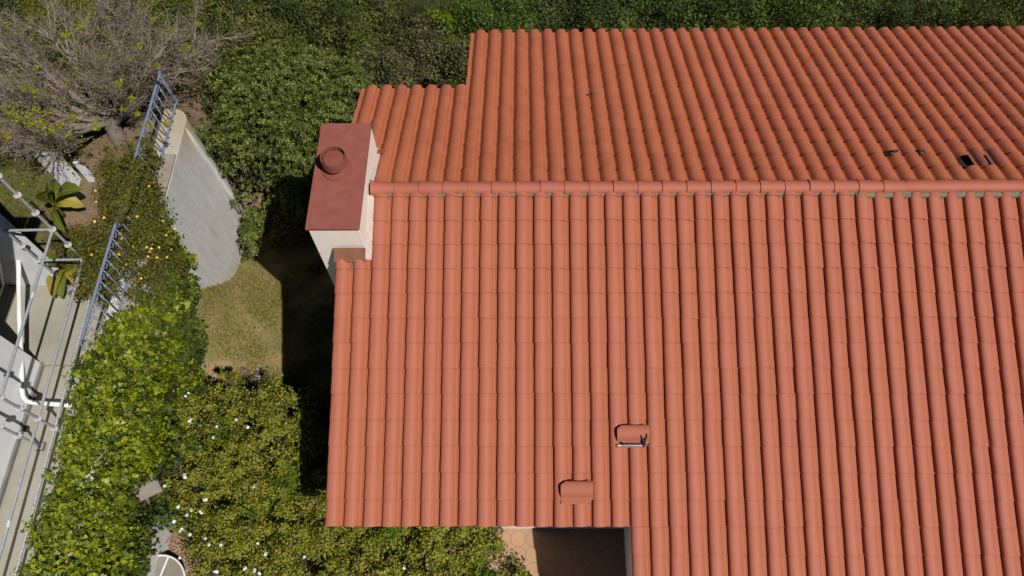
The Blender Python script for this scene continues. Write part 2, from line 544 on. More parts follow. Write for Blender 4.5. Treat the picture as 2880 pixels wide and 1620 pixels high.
def sample(poly, n):
    p = np.array(poly)[:, :2]
    lo, hi = p.min(0), p.max(0)
    out = np.zeros((0, 2))
    while len(out) < n:
        q = RNG.uniform(lo, hi, size=(n * 2, 2))
        out = np.vstack([out, q[inside(p, q)]])
    return out[:n]


def idw(poly, P):
    p = np.array(poly, float)
    d = ((P[:, None, :2] - p[None, :, :2]) ** 2).sum(-1) + .02
    w = d ** -1.5
    return (w * p[None, :, 2]).sum(1) / w.sum(1)


def resample(poly, step=.4):
    p = np.array(poly, float)
    out = []
    for a, b in zip(p, np.roll(p, -1, 0)):
        k = max(1, int(np.linalg.norm((b - a)[:2]) / step))
        out += [a + (b - a) * t / k for t in range(k)]
    return np.array(out)


def clumps(poly, n, r0, r1, amp, bulge=0.0, thin=0.0):
    """clump centres and radii spread under the canopy surface of a world polygon (x, y, z_top)"""
    poly = resample(poly)
    C = sample(poly, n)
    z = idw(poly, C)
    C = C + RNG.normal(size=C.shape) * (.10 + .25 * r0)
    ed = np.sqrt(((C[:, None] - poly[None, :, :2]) ** 2).sum(-1)).min(1)
    nl = max(3, int(area(poly) * .9))
    Lc = sample(poly, nl); La = RNG.uniform(-.5, 1, nl)
    dl = ((C[:, None] - Lc[None]) ** 2).sum(-1)
    z = z + (La[None] * np.exp(-dl / .18)).sum(1) * amp * 2.0
    z = z + bulge * np.clip(ed / 1.0, 0, 1) + RNG.normal(size=n) * amp
    r = RNG.uniform(r0, r1, n)
    keep = RNG.uniform(size=n) > thin
    return np.column_stack([C, z - r])[keep], r[keep]


def clump_leaves(C, r, per, upbias=.35, jitter=.22):
    k = len(C)
    idx = np.repeat(np.arange(k), per)
    d = unit(RNG.normal(size=(len(idx), 3)) + [0, 0, upbias])
    rr = r[idx] * (1.08 + .8 * jitter * RNG.normal(size=len(idx)) - .62 * (RNG.uniform(size=len(idx)) ** 1.7))
    P = C[idx] + d * rr[:, None] * np.array([1, 1, .8])
    return P, d, idx


def foliage(name, mat, parent, C, r, per, size, tmpl, upbias=.35, up=.5, wild=.55, jitter=.22, svar=.3):
    P, d, idx = clump_leaves(C, r, per, upbias, jitter)
    upv = np.array([0, 0, up]) if np.isscalar(up) else np.asarray(up)[idx]
    N = d + upv + RNG.normal(size=P.shape) * wild
    s = size * np.clip(1 + svar * RNG.normal(size=len(P)), .45, 1.8)
    V, F = leaf_arrays(P, N, s, tmpl)
    return np_mesh(name, V, F, mat, parent), P


def rosettes(name, mat, parent, C, r, per, size, k=8):
    """whorls of k leaves at shoot tips"""
    P, d, idx = clump_leaves(C, r, per, .45, .15)
    ax = unit(d + [0, 0, .6] + RNG.normal(size=P.shape) * .3)
    n = len(P)
    a = unit(np.cross(ax, RNG.normal(size=(n, 3))))
    b = np.cross(ax, a)
    ph = np.arange(k) * 2.4
    outd = np.cos(ph)[None, :, None] * a[:, None] + np.sin(ph)[None, :, None] * b[:, None]
    tilt = (np.linspace(.1, .9, k))[None, :, None]
    Y = unit(outd + ax[:, None] * tilt + RNG.normal(size=(n, k, 3)) * .15)
    N = unit(ax[:, None] - outd * tilt * .8)
    s = size * (RNG.uniform(.75, 1.2, (n, 1)) * np.linspace(1.0, .7, k)[None])
    Pp = P[:, None] + Y * (s * .5)[..., None]
    V, F = leaf_arrays(Pp.reshape(-1, 3), N.reshape(-1, 3), s.ravel(), LANCE, D=np.cross(N, np.cross(Y, N)).reshape(-1, 3) * 1.0)
    # leaf_arrays makes X = D x N, Y = N x X which lies along D
    return np_mesh(name, V, F, mat, parent), P


def twig_tubes(A, B, r0, r1, sag=.0, nseg=2, sides=3):
    """many thin straight-ish tubes from A to B as one array mesh"""
    n = len(A)
    t = np.linspace(0, 1, nseg + 1)
    P = A[:, None] * (1 - t)[None, :, None] + B[:, None] * t[None, :, None]
    L = np.linalg.norm(B - A, axis=1)
    bend = unit(RNG.normal(size=(n, 3))) * (L * .08)[:, None]
    P += bend[:, None] * np.sin(math.pi * t)[None, :, None]
    P[..., 2] += (sag * np.sin(math.pi * t))[None]
    T = unit(B - A)
    a = unit(np.cross(T, RNG.normal(size=(n, 3))))
    b = np.cross(T, a)
    th = np.arange(sides) * 2 * math.pi / sides
    ring = np.cos(th)[None, :, None] * a[:, None] + np.sin(th)[None, :, None] * b[:, None]
    rr = (np.asarray(r0)[..., None] * (1 - t) + np.asarray(r1)[..., None] * t) if np.ndim(r0) else np.broadcast_to(r0 * (1 - t) + r1 * t, (n, nseg + 1))
    V = P[:, :, None] + ring[:, None] * rr[:, :, None, None]
    F = []
    for i in range(nseg):
        for k in range(sides):
            F.append((i * sides + k, i * sides + (k + 1) % sides, (i + 1) * sides + (k + 1) % sides, (i + 1) * sides + k))
    F = np.array(F)[None] + (np.arange(n) * (nseg + 1) * sides)[:, None, None]
    return V.reshape(-1, 3), F.reshape(-1, 4)


def stems(name, mat, parent, base, C, r, extra=0, thick=.012):
    """limbs from the base to each clump, plus bare twig ends"""
    base = np.asarray(base, float)
    k = len(C)
    B = C + np.array([0, 0, 1.0]) * r[:, None] * .3
    hub = base[np.argmin(((C[:, None, :2] - base[None, :, :2]) ** 2).sum(-1), 1)]
    mid = hub + (B - hub) * .55 + np.column_stack([RNG.normal(size=(k, 2)) * .1, np.zeros(k)])
    V1, F1 = twig_tubes(hub, mid, thick * 1.4, thick, .05, 3, 5)
    V2, F2 = twig_tubes(mid, B, thick, thick * .5, .05, 3, 5)
    Vs, Fs = [V1, V2], [F1, F2 + len(V1)]
    if extra:
        i = RNG.integers(0, k, extra)
        d = unit(RNG.normal(size=(extra, 3)) + [0, 0, .4])
        A = C[i] + d * (r[i] * .3)[:, None]
        E = C[i] + unit(d + RNG.normal(size=d.shape) * .4) * (r[i] * RNG.uniform(.8, 1.25, extra))[:, None]
        V3, F3 = twig_tubes(A, E, thick * .45, thick * .2, 0, 2, 3)
        Fs.append(F3 + len(V1) + len(V2)); Vs.append(V3)
    return np_mesh(name, np.vstack(Vs), np.vstack(Fs), mat, parent)


def W(pts):
    return [tuple(at(*p)) for p in pts]


# ------------------------------------------------------------------ ground
def sstep(a, b, x):
    t = np.clip((x - a) / (b - a), 0, 1)
    return t * t * (3 - 2 * t)


def zg(x, y):
    x = np.asarray(x, float); y = np.asarray(y, float)
    right = -5 - .25 * np.clip(y - .5, 0, 9)
    bank = 1.25 * np.exp(-((x + 4.3) / .45) ** 2) * (1 - sstep(-.1, 1.5, y)) * sstep(-1.6, -.2, y)
    left = -3.4 - .10 * (1 - sstep(.0, .4, y)) - .30 * np.clip(y - 4.2, 0, 9)
    wd = .12 + 1.6 * sstep(3.0, 5.0, y)
    t = sstep(-4.62 - wd, -4.62 + wd, x)
    return left * (1 - t) + (right + bank) * t


xs = np.unique(np.concatenate([np.linspace(-40, -14, 14), np.arange(-14, -6, .5), np.arange(-6, 2, .16), np.arange(2, 20, .7), np.linspace(20, 50, 14)]))
ys = np.unique(np.concatenate([np.linspace(-30, -8, 12), np.arange(-8, 8, .25), np.arange(8, 20, .8), np.linspace(20, 60, 14)]))
GX, GY = np.meshgrid(xs, ys)
GZ = zg(GX, GY) + .02 * np.sin(GX * 2.1) * np.cos(GY * 1.7)
nx, ny = len(xs), len(ys)
i0 = (np.arange(ny - 1)[:, None] * nx + np.arange(nx - 1)[None]).ravel()
tag(np_mesh('ground', np.column_stack([GX.ravel(), GY.ravel(), GZ.ravel()]), np.column_stack([i0, i0 + 1, i0 + nx + 1, i0 + nx]), M['ground'], smooth=True), kind='structure')

# lawn sheet between the wall and the house
lx = np.arange(-4.6, .6, .13); ly = np.arange(-3.6, 3.2, .17)
LX, LY = np.meshgrid(lx, ly)
LZ = zg(LX, LY) + .02 * np.sin(LX * 2.1) * np.cos(LY * 1.7) + .035
i0 = (np.arange(len(ly) - 1)[:, None] * len(lx) + np.arange(len(lx) - 1)[None]).ravel()
tag(np_mesh('lawn', np.column_stack([LX.ravel(), LY.ravel(), LZ.ravel()]), np.column_stack([i0, i0 + 1, i0 + len(lx) + 1, i0 + len(lx)]), M['lawn'], smooth=True), kind='structure')

gx_ = np.arange(-13, -7.0, .2); gy_ = np.arange(.5, 7.6, .2)
LX, LY = np.meshgrid(gx_, gy_)
LZ = zg(LX, LY) + .02 * np.sin(LX * 2.1) * np.cos(LY * 1.7) + .02
i0 = (np.arange(len(gy_) - 1)[:, None] * len(gx_) + np.arange(len(gx_) - 1)[None]).ravel()
tag(np_mesh('garden_lawn', np.column_stack([LX.ravel(), LY.ravel(), LZ.ravel()]), np.column_stack([i0, i0 + 1, i0 + len(gx_) + 1, i0 + len(gx_)]), M['garden'], smooth=True), kind='structure')

tag(MB().box(.55, 11, -12, -3.9, -5.2, -4.3).build('terrace', M['terrace']), kind='structure')
pb = MB().box(-12, -4.86, -14, -1.53, -3.6, -3.385).box(-12, -4.86, -1.53, .12, -3.6, -3.33)
tag(pb.build('patio', M['concrete'], bevel=.012), kind='structure')


def blades(name, P, mat, h, wd):
    n = len(P)
    a = RNG.uniform(0, 2 * math.pi, n)
    dx = np.column_stack([np.cos(a), np.sin(a), np.zeros(n)]) * wd
    lean = RNG.normal(size=(n, 3)) * [1, 1, 0] * .7 + [0, 0, .75]
    tip = P + unit(lean) * (h * RNG.uniform(.5, 1.4, n))[:, None]
    V = np.stack([P - dx, P + dx, tip], 1).reshape(-1, 3)
    F = np.arange(3 * n).reshape(n, 3)
    return tag(np_mesh(name, V, F, mat), kind='stuff')


def density_noise(x, y, s):
    return np.sin(x * s + 1.3 * np.sin(y * s * .7)) * np.cos(y * s * 1.1 + 1.7 * np.sin(x * s * .6))


q = np.column_stack([RNG.uniform(-4.4, .3, 90000), RNG.uniform(-3.4, 3.0, 90000)])
dn = density_noise(q[:, 0], q[:, 1], 2.6) + .5 * density_noise(q[:, 0], q[:, 1], 6.1)
q = q[(dn + RNG.normal(size=len(q)) * .5) > .05]
blades('lawn_grass', np.column_stack([q, zg(q[:, 0], q[:, 1]) + .03]), L_['grass'], .10, .011)
q = np.column_stack([RNG.uniform(-12.5, -7.1, 42000), RNG.uniform(.6, 7.5, 42000)])
q = q[density_noise(q[:, 0], q[:, 1], 1.9) + RNG.normal(size=len(q)) * .5 > -.25]
blades('garden_grass', np.column_stack([q, zg(q[:, 0], q[:, 1])]), L_['grass_green'], .10, .009)

# ------------------------------------------------------------------ house
w = .27
L = 1.373694 * w
A_, B_ = .3112053, .3199138
DF, DB = .540916 * w, 1.595721 * w
OFFB = 1.60


def fpt(x, s, h):
    return np.array([x, -s * math.cos(A_) - h * math.sin(A_), -s * math.sin(A_) + h * math.cos(A_)])


def bpt(x, s, h):
    return np.array([x, s * math.cos(B_) + h * math.sin(B_), -s * math.sin(B_) + h * math.cos(B_)])


PROF = np.array([(-.001, .034), (.000, .043), (.003, .053), (.010, .0625), (.022, .071), (.041, .0775), (.066, .081), (.092, .0815), (.116, .079), (.138, .073), (.158, .063), (.176, .050),
                 (.190, .037), (.201, .026), (.210, .0195), (.219, .018), (.230, .0195), (.243, .0225), (.256, .0245), (.272, .0255), (.284, .0255)])


def tile_arrays(length, lift0, lift1, thick=.013, taper=.045, chamfer=False):
    """one S tile: u across, t along (0 top, length bottom), h up. returns V (n,3), quads"""
    n = len(PROF)
    ts = np.array([0, .33, .66, .97, 1.0])
    V, F = [], []
    for t in ts:
        f = 1 + taper * (t - .5)
        for i, (u, h) in enumerate(PROF):
            h = h * 1.28 - .018
            tt = t * length
            if chamfer and t == 0:      # upper corners nipped off
                tt += .045 * max(0, (u - .20) / .084) + .045 * max(0, (.05 - u) / .05)
            V.append((.10 + (u - .10) * f, tt, h + lift0 + (lift1 - lift0) * t))
    for r in range(len(ts) - 1):
        for i in range(n - 1):
            a = r * n + i
            F.append((a, a + n, a + n + 1, a + 1))
    # front lip
    o = len(V); r = (len(ts) - 1) * n
    for i in range(n):
        V.append(V[r + i])
    for i in range(n):
        V.append((V[r + i][0], V[r + i][1] - .002, V[r + i][2] - thick))
    for i in range(n - 1):
        F.append((o + i, o + n + i, o + n + i + 1, o + i + 1))
    # free left edge lip
    o = len(V)
    for k in range(len(ts)):
        V.append(V[k * n]); 
    for k in range(len(ts)):
        p = V[k * n]; V.append((p[0] + .003, p[1], p[2] - .014))
    m = len(ts)
    for k in range(m - 1):
        F.append((o + k, o + m + k, o + m + k + 1, o + k + 1))
    return np.array(V), np.array(F)


TV, TF = tile_arrays(L + .07, 0.0, .022, .019)
TVC, TFC = tile_arrays(L + .07, 0.0, .022, .019, chamfer=True)


def roof_mesh(name, mat, parent, cells, side):
    Vs, Fs, o = [], [], 0
    for (xk, s_low, length, ch) in cells:
        V = (TVC if ch else TV).copy()
        t = V[:, 1] * (length / (L + .07))
        u = V[:, 0] + RNG.normal() * .0022 - .100
        ang = RNG.normal() * .006
        tt = t - length
        uu = u + ang * (tt + length * .5) + .100
        s = s_low + tt + RNG.normal() * .0035 + (uu - .1) * RNG.normal() * .012
        h = V[:, 2] + RNG.normal() * .0015
        if side == 'front':
            X = xk + uu
            P = np.column_stack([X, -s * math.cos(A_) - h * math.sin(A_), -s * math.sin(A_) + h * math.cos(A_)])
            Fq = TF
        else:
            X = xk - uu
            P = np.column_stack([X, s * math.cos(B_) + h * math.sin(B_), -s * math.sin(B_) + h * math.cos(B_)])
            Fq = TF
        Vs.append(P); Fs.append(Fq + o); o += len(P)
    o = np_mesh(name, np.vstack(Vs), np.vstack(Fs), mat, parent, smooth=True)
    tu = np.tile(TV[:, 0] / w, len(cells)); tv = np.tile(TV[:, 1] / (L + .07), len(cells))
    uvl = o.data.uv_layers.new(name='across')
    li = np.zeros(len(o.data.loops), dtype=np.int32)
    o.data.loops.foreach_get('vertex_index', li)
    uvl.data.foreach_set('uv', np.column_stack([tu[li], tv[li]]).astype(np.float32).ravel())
    return o


house = empty('house', (4, 0, -5), 'long house under an orange clay tile roof seen from above', 'house')
KMAX = 52
cells = []
for k in range(-2, KMAX):
    for r in range(0, 19):
        if k < 14 and r > 13: continue
        if k < 0 and r < 3: continue
        s_low = DF + L * r
        ln = L + .07
        ch = False
        if r == 0:
            ln = .115 if k < 27 else .001
            if k >= 27: continue
        if r == 1 and k >= 27:
            ch = True; ln = L + .045
        cells.append((k * w, s_low, ln, ch))
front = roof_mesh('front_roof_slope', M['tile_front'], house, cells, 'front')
cells = []
for j in range(-3, KMAX):
    for r in range(0, 14):              # r counts up from the ridge: 0 is the topmost row
        n = 13 - r
        if j < 4 and n < 6: continue
        if j < -1 and r < 2: continue
        if r == 1 and j in (33, 34): continue      # two tiles have been lifted out here
        s_low = DB + L * r
        ln = (s_low - .05) if r == 0 else L + .07
        cells.append(((j + OFFB) * w, s_low, ln, False))
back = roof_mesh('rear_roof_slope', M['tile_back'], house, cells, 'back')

# timber deck under the tiles, with fascia thickness
s1, s2, sb1, sb2 = DF + 13 * L - .05, DF + 18 * L, DB + 7 * L - .05, DB + 13 * L - .05
XR = KMAX * w
xl = -.44


def slab(mb, f, x0, x1, sa, sb, h0=-.13, h1=-.012):
    P = [f(x, s, h) for h in (h0, h1) for s in (sa, sb) for x in (x0, x1)]
    mb.add(P, [(0, 2, 3, 1), (4, 5, 7, 6), (0, 1, 5, 4), (2, 6, 7, 3), (0, 4, 6, 2), (1, 3, 7, 5)])


db = MB()
slab(db, fpt, xl, 14 * w - .001, .01, s1)
slab(db, fpt, 14 * w + .05, XR, .01, s2)
slab(db, bpt, xl, 4.75 * w - .001, .01, sb1)
slab(db, bpt, 4.75 * w + .10, XR, .01, sb2)
slab(db, fpt, 14 * w - .001, 14 * w + .05, .01, s1)
slab(db, bpt, 4.75 * w - .001, 4.75 * w + .10, .01, sb1)
db.build('roof_deck', M['deck'], house)

# walls under the eaves
wb = MB()


def gable(mb, x0, x1, yf, yb):
    # block from y=yf (front) to y=yb (back) that follows the roof
    zf, zb = yf * math.tan(A_) - .17, -yb * math.tan(B_) - .17
    V = []
    for x in (x0, x1):
        V += [(x, yf, -7), (x, yb, -7), (x, yb, zb), (x, 0, -.17), (x, yf, zf)]
    mb.add(V, [(0, 1, 2, 3, 4), (9, 8, 7, 6, 5), (0, 5, 6, 1), (1, 6, 7, 2), (2, 7, 8, 3), (3, 8, 9, 4), (4, 9, 5, 0)])


gable(wb, -.07, 14 * w + .25, -4.25, 2.45)
gable(wb, 14 * w + .252, XR - .3, -6.0, 4.45)
gable(wb, 4.75 * w + .35, 14 * w + .249, -4.2, 4.45)
wb.build('house_wall', M['plaster'], house)

# mortar bed under the ridge
mb = MB()
mb.box(-.06, 27 * w, -.136, .112, -.06, .026)
mb.box(27 * w, XR, -.178, .112, -.06, .022)
mb.build('ridge_mortar', M['mortar'], house, bevel=.02)

# ridge tiles
x = -.055
NR = int((XR - x) / .3695)
for i in range(NR):
    x0 = x + i * .3695
    rev = x0 > 7.85
    Vv, Ff = [], []
    n = 14
    L2 = .40
    dz = RNG.normal() * .002
    dy = RNG.normal() * .002
    stations = [(0, .118), (.02, .117), (.2, .110), (L2, .100)]
    if rev:
        stations = [(-.03, .100), (.2, .110), (.355, .117), (.3695, .118)]
    for t, R_ in stations:
        for a in range(n + 1):
            th = math.pi * (-.06 + 1.12 * a / n)
            Vv.append((x0 + t, dy + R_ * math.cos(th) * 1.0 - .005, .018 + dz + R_ * math.sin(th) * .88))
    for r in range(len(stations) - 1):
        for a in range(n):
            p = r * (n + 1) + a
            Ff.append((p, p + n + 1, p + n + 2, p + 1))
    # end lip
    e = 0 if not rev else (len(stations) - 1) * (n + 1)
    o = len(Vv)
    for a in range(n + 1):
        Vv.append(Vv[e + a])
    for a in range(n + 1):
        p = Vv[e + a]
        Vv.append((p[0] + .003, -.005 + (p[1] + .005) * .86, .018 + (p[2] - .018) * .86))
    for a in range(n):
        Ff.append((o + a, o + a + 1, o + n + 2 + a, o + n + 1 + a))
    np_mesh('ridge_tile', Vv, Ff, M['ridge'], house, smooth=True)

# chimney
chim = MB().box(-.832, -.092, -.93, .955, -5.4, .335).build('chimney', M['plaster'], house, bevel=.01)
MB().box(-.858, -.083, -.956, .975, .333, .385).build('chimney_cap', M['red_paint'], chim, bevel=.006)
cx, cy, cz = -.515, .105, .385
MB().lathe((cx, cy, cz), [(.0, .04), (.12, .04), (.13, .035), (.225, .024), (.232, .012), (.232, -.002)], 40).build('cowl_base', M['red_metal'], chim, smooth=True, auto=40)
MB().lathe((cx, cy, cz), [(.125, .03), (.125, .17), (.165, .17), (.165, .12), (.135, .12)], 40).build('cowl_neck', M['red_metal'], chim, smooth=True, auto=30)
MB().lathe((cx, cy, cz), [(.176, .13), (.186, .13), (.186, .30), (.176, .30), (.176, .13)], 48).build('cowl_ring', M['red_metal'], chim, smooth=True, auto=30)
cap = MB().lathe((cx, cy, cz), [(.0, .275), (.06, .268), (.145, .255), (.15, .248), (.145, .242), (0, .242)], 40)
for a in range(6):
    th = a * math.pi / 3 + .35
    cap.obox((cx + .163 * math.cos(th), cy + .163 * math.sin(th), cz + .262), (.016 * math.cos(th), .016 * math.sin(th), 0), (-.005 * math.sin(th), .005 * math.cos(th), 0), (0, 0, .012))
cap.build('cowl_disc', M['red_metal'], chim, smooth=True, auto=30)
fl = MB()
p0, p1 = fpt(-.56, .96, .17), fpt(-.09, .96, .17)
q0, q1 = fpt(-.56, 1.16, .085), fpt(-.09, 1.16, .085)
fl.add([p0, p1, q1, q0, p0 - [0, 0, .012], p1 - [0, 0, .012], q1 - [0, 0, .012], q0 - [0, 0, .012]], [(0, 3, 2, 1), (4, 5, 6, 7), (0, 4, 7, 3), (1, 2, 6, 5), (3, 7, 6, 2), (0, 1, 5, 4)])
fl.build('front_flashing', M['brown_metal'], chim)
sf = MB()
a0, a1 = fpt(-.094, .12, .10), fpt(-.094, 1.12, .10)
b0, b1 = fpt(.012, .12, .03), fpt(.012, 1.12, .03)
sf.add([a0, a1, b1, b0], [(0, 1, 2, 3)])
a0, a1 = bpt(-.094, .12, .10), bpt(-.094, 1.0, .10)
b0, b1 = bpt(-.03, .12, .05), bpt(-.03, 1.0, .05)
sf.add([a0, a1, b1, b0], [(3, 2, 1, 0)])
sf.build('side_flashing', M['pink_flash'], chim)
tb = MB()
c = at(960, 381, -.20)
tb.obox(c, (.065, 0, -.006), (0, .045, -.014), (0, .002, .006))
tb.build('flashing_tab', M['red_metal'], chim)
mp = MB()
c = fpt(-.285, 1.20, .03)
mp.lathe(c, [(0, .012), (.03, .006), (.05, -.012), (.06, -.04)], 10)
mp.build('mortar_patch', M['mortar'], chim, smooth=True)

# vent pipes on the rear slope
for (px_, py_) in [(130, 1075), (345, 1075)]:
    c = at((2480 + px_ / 2.8975) / 1.118, (50 + py_ / 2.8975) / 1.118, -.05)
    s = c[1] / math.cos(B_) - .0
    v = MB()
    base = bpt(c[0], s, .03); top = base + np.array([.015, .03, .10])
    n = 14
    v.tube([base, base + (top - base) * .5, top], .036, n, cap=False)
    v.tube([top, base], .029, n, cap=False)
    vp = v.build('vent_pipe', M['brown_metal'], house, smooth=True)
    MB().add([bpt(c[0] - .13, s - .06, .075), bpt(c[0] + .0, s - .10, .098), bpt(c[0] + .03, s + .09, .092), bpt(c[0] - .09, s + .10, .06)], [(0, 3, 2, 1)]).build('hole_shade_patch', M['black_metal'], vp)  # flat black patch stands in for the shade inside a broken hole
c = at((1000 + 2400 / 3.578) / 1.118, (50 + 770 / 3.578) / 1.118, -.73)
s = c[1] / math.cos(B_)
jc = round((c[0] + .10) / w - OFFB)
pv, pf = [], []
for q, t in enumerate(np.linspace(s - .09, s + .07, 5)):
    for (u, h) in PROF[1:15]:
        pv.append(bpt((jc + OFFB) * w - u, t + RNG.normal() * .012, h * 1.08 + .006 + RNG.normal() * .002))
for q in range(4):
    for i in range(13):
        a_ = q * 14 + i
        pf.append((a_, a_ + 14, a_ + 15, a_ + 1))
rp = np_mesh('repair_mortar', pv, pf, M['mortar_red'], house, smooth=True)
MB().add([bpt(c[0] - .15, s + .00, .060), bpt(c[0] - .05, s - .02, .096), bpt(c[0] - .03, s + .05, .094), bpt(c[0] - .12, s + .05, .06)], [(0, 3, 2, 1)]).build('hole_shade_patch', M['black_metal'], rp)  # black sheet painting the dark of the hole beside the mortar
c = at((1960 + 1340 / 2.8) / 1.118, (60 + 132 / 2.8) / 1.118, -1.42)
s = c[1] / math.cos(B_)
MB().add([bpt(c[0] - .07, s - .03, .075), bpt(c[0] + .05, s - .05, .095), bpt(c[0] + .03, s + .03, .08), bpt(c[0] - .02, s + .06, .075)], [(0, 3, 2, 1)]).build('hole_shade_patch', M['black_metal'], house)  # hole's inner shade given as a black patch on the tiles
# droppings on the rear slope
for (X_, Y_, z_) in [(1960 + 1337 / 2.8, 60 + 216 / 2.8, -1.35), (1960 + 1369 / 2.8, 60 + 195 / 2.8, -1.35), (1960 + 1343 / 2.8, 60 + 529 / 2.8, -.93)]:
    c = at(X_ / 1.118, Y_ / 1.118, z_)
    MB().lathe((c[0], c[1], c[2]), [(0, .01), (.018, .008), (.026, -.012)], 8).build('bird_dropping', M['dropping'], house, smooth=True)

# ------------------------------------------------------------------ loose tiles and the caulking gun
def loose_tile(label, origin, ax, ay, az, mat, across=1.12):
    """full tile: ax along its length, ay across, az up"""
    ax, ay, az = map(lambda v: np.array(v, float) / np.linalg.norm(v), (ax, ay, az))
    n = len(PROF)
    PR = PROF * np.array([across, 1.05])
    ln = .455
    V, F = [], []
    for layer in (0, -.014):
        for t in (0, .12, .5, .88, 1.0):
            for (u, h) in PR:
                tt = t * ln
                if t == 0: tt += .075 * max(0, (.05 - u) / .05)
                if t == 1: tt -= .075 * max(0, (u - .25) / .068)
                V.append(np.array(origin) + ax * tt + ay * (u - .15) + az * (h + layer))
    m = 5
    for l in range(2):
        for r in range(m - 1):
            for i in range(n - 1):
                a = l * m * n + r * n + i
                F.append((a, a + 1, a + n + 1, a + n) if l == 0 else (a, a + n, a + n + 1, a + 1))
    k = m * n
    for i in range(n - 1):
        F.append((i, k + i, k + i + 1, i + 1)); e = (m - 1) * n
        F.append((e + i, e + i + 1, k + e + i + 1, k + e + i))
    for r in range(m - 1):
        a = r * n; F.append((a, a + n, k + a + n, k + a))
        a = r * n + n - 1; F.append((a, k + a, k + a + n, a + n))
    o = np_mesh('loose_roof_tile', V, F, mat, None, smooth=True, loc=tuple(origin))
    o.data.set_sharp_from_angle(angle=rad(40))
    return tag(o, label, 'roof tile', 'loose roof tiles lying on the roof')


nf = np.array([0, -math.sin(A_), math.cos(A_)]); df = np.array([0, -math.cos(A_), -math.sin(A_)])
SLF = at(1582, 1092, -1.0)
s_a = 3.78 ; s_b = 4.49
tilt = np.array([0, 0, 0])
t_a = loose_tile('loose clay tile lying crosswise on the front slope under the caulking gun', fpt(3.60, 3.705, .088), (1, 0, .02), df + nf * .04, nf, M['tile_loose'])
t_b = loose_tile('bare loose clay tile lying crosswise near the front eave with nothing on it', fpt(2.79, 4.485, .088), (1, 0, .02), df + nf * .04, nf, M['tile_loose'])
nb = np.array([0, math.sin(B_), math.cos(B_)]); dbk = np.array([0, math.cos(B_), -math.sin(B_)])
for i, (qx, qy) in enumerate([(752, 1215), (905, 1215)]):
    loose_tile(['loose clay tile on the rear slope beside a dark gap, nearer to the two vent pipes', 'loose clay tile on the rear slope beside a dark gap, farthest from the vent pipes'][i],
               bpt(9.35 + .275 * i, .41, .036), dbk + nb * .045, np.array([-1.0, 0, 0]), nb, M['tile_dark'], .70)

gun = empty('caulking_gun', tuple(fpt(3.85, 3.86, .12)), 'black and silver caulking gun lying on a loose roof tile', 'caulking gun')
gx0, gx1 = 3.665, 3.965
gs = 3.842
gh = .155
g = MB(); g.tube([fpt(gx0, gs, gh), fpt(gx1, gs, gh)], .021, 14)
g.build('cartridge', M['silver'], gun, smooth=True, auto=40)
g = MB(); g.tube([fpt(gx0 + .012, gs - .026, gh + .004), fpt(gx1, gs - .026, gh + .004)], .007, 8); g.tube([fpt(gx0, gs - .018, gh), fpt(gx0 + .014, gs - .018, gh)], .028, 12)
g.tube([fpt(gx1 - .012, gs - .004, gh), fpt(gx1 + .012, gs - .004, gh)], .030, 12)
g.build('cradle', M['black_metal'], gun, smooth=True, auto=40)
g = MB(); g.tube([fpt(gx0 - .07, gs, gh), fpt(gx0, gs, gh)], [.006, .011], 8)
g.build('nozzle', M['white_pipe'], gun, smooth=True)
g = MB(); g.tube([fpt(gx1 + .01, gs, gh), fpt(gx1 + .02, gs - .05, gh + .015), fpt(gx1 + .045, gs - .11, gh + .02), fpt(gx1 + .05, gs - .165, gh + .02)], [.020, .017, .014, .012], 8)
g.build('handle', M['black_metal'], gun, smooth=True)
g = MB(); g.tube([fpt(gx1, gs, gh), fpt(gx1 + .0, gs - .06, gh + .015), fpt(gx1 - .015, gs - .105, gh + .02), fpt(gx1 - .04, gs - .145, gh + .02)], [.015, .011, .009, .008], 8)
g.build('trigger', M['black_metal'], gun, smooth=True)
g = MB(); g.tube([fpt(gx1, gs, gh), fpt(gx1 + .13, gs + .002, gh), fpt(gx1 + .15, gs + .014, gh), fpt(gx1 + .14, gs + .028, gh)], .0035, 6)
g.build('plunger_rod', M['steel'], gun, smooth=True)

# ------------------------------------------------------------------ retaining wall and railing
def retaining_wall():
    top_z = -2.05
    prof = [(top_z, 0.0, 3.42), (-2.5, .02, 3.36), (-3.2, .06, 3.30), (-4.0, .13, 3.22), (-4.6, .18, 3.05), (-5.2, .23, 2.95), (-6.2, .30, 2.80)]
    V, F = [], []
    ysamp = list(np.linspace(-12, 1.5, 12)) + list(np.linspace(1.8, 2.75, 5))
    ring_n = None
    for z, b, yend in prof:
        ring = []
        for y in ysamp:
            ring.append((-4.36 + b, min(y, yend - .5), z))
        rc = .33 - .25 * min(1, max(0, (-2.6 - z) / 2.2))      # the rounded top corner sharpens towards the foot
        cxr = -4.36 + b - rc
        for a in np.linspace(0, math.pi / 2, 7):
            ring.append((cxr + rc * math.cos(a), yend - rc + rc * math.sin(a), z))
        ring.append((-4.86, yend, z)); ring.append((-4.86, -12, z))
        ring_n = len(ring)
        V += ring
    for r in range(len(prof) - 1):
        for i in range(ring_n):
            a, c = r * ring_n + i, r * ring_n + (i + 1) % ring_n
            F.append((a, a + ring_n, c + ring_n, c))
    F.append(tuple(range(ring_n)))
    return V, F


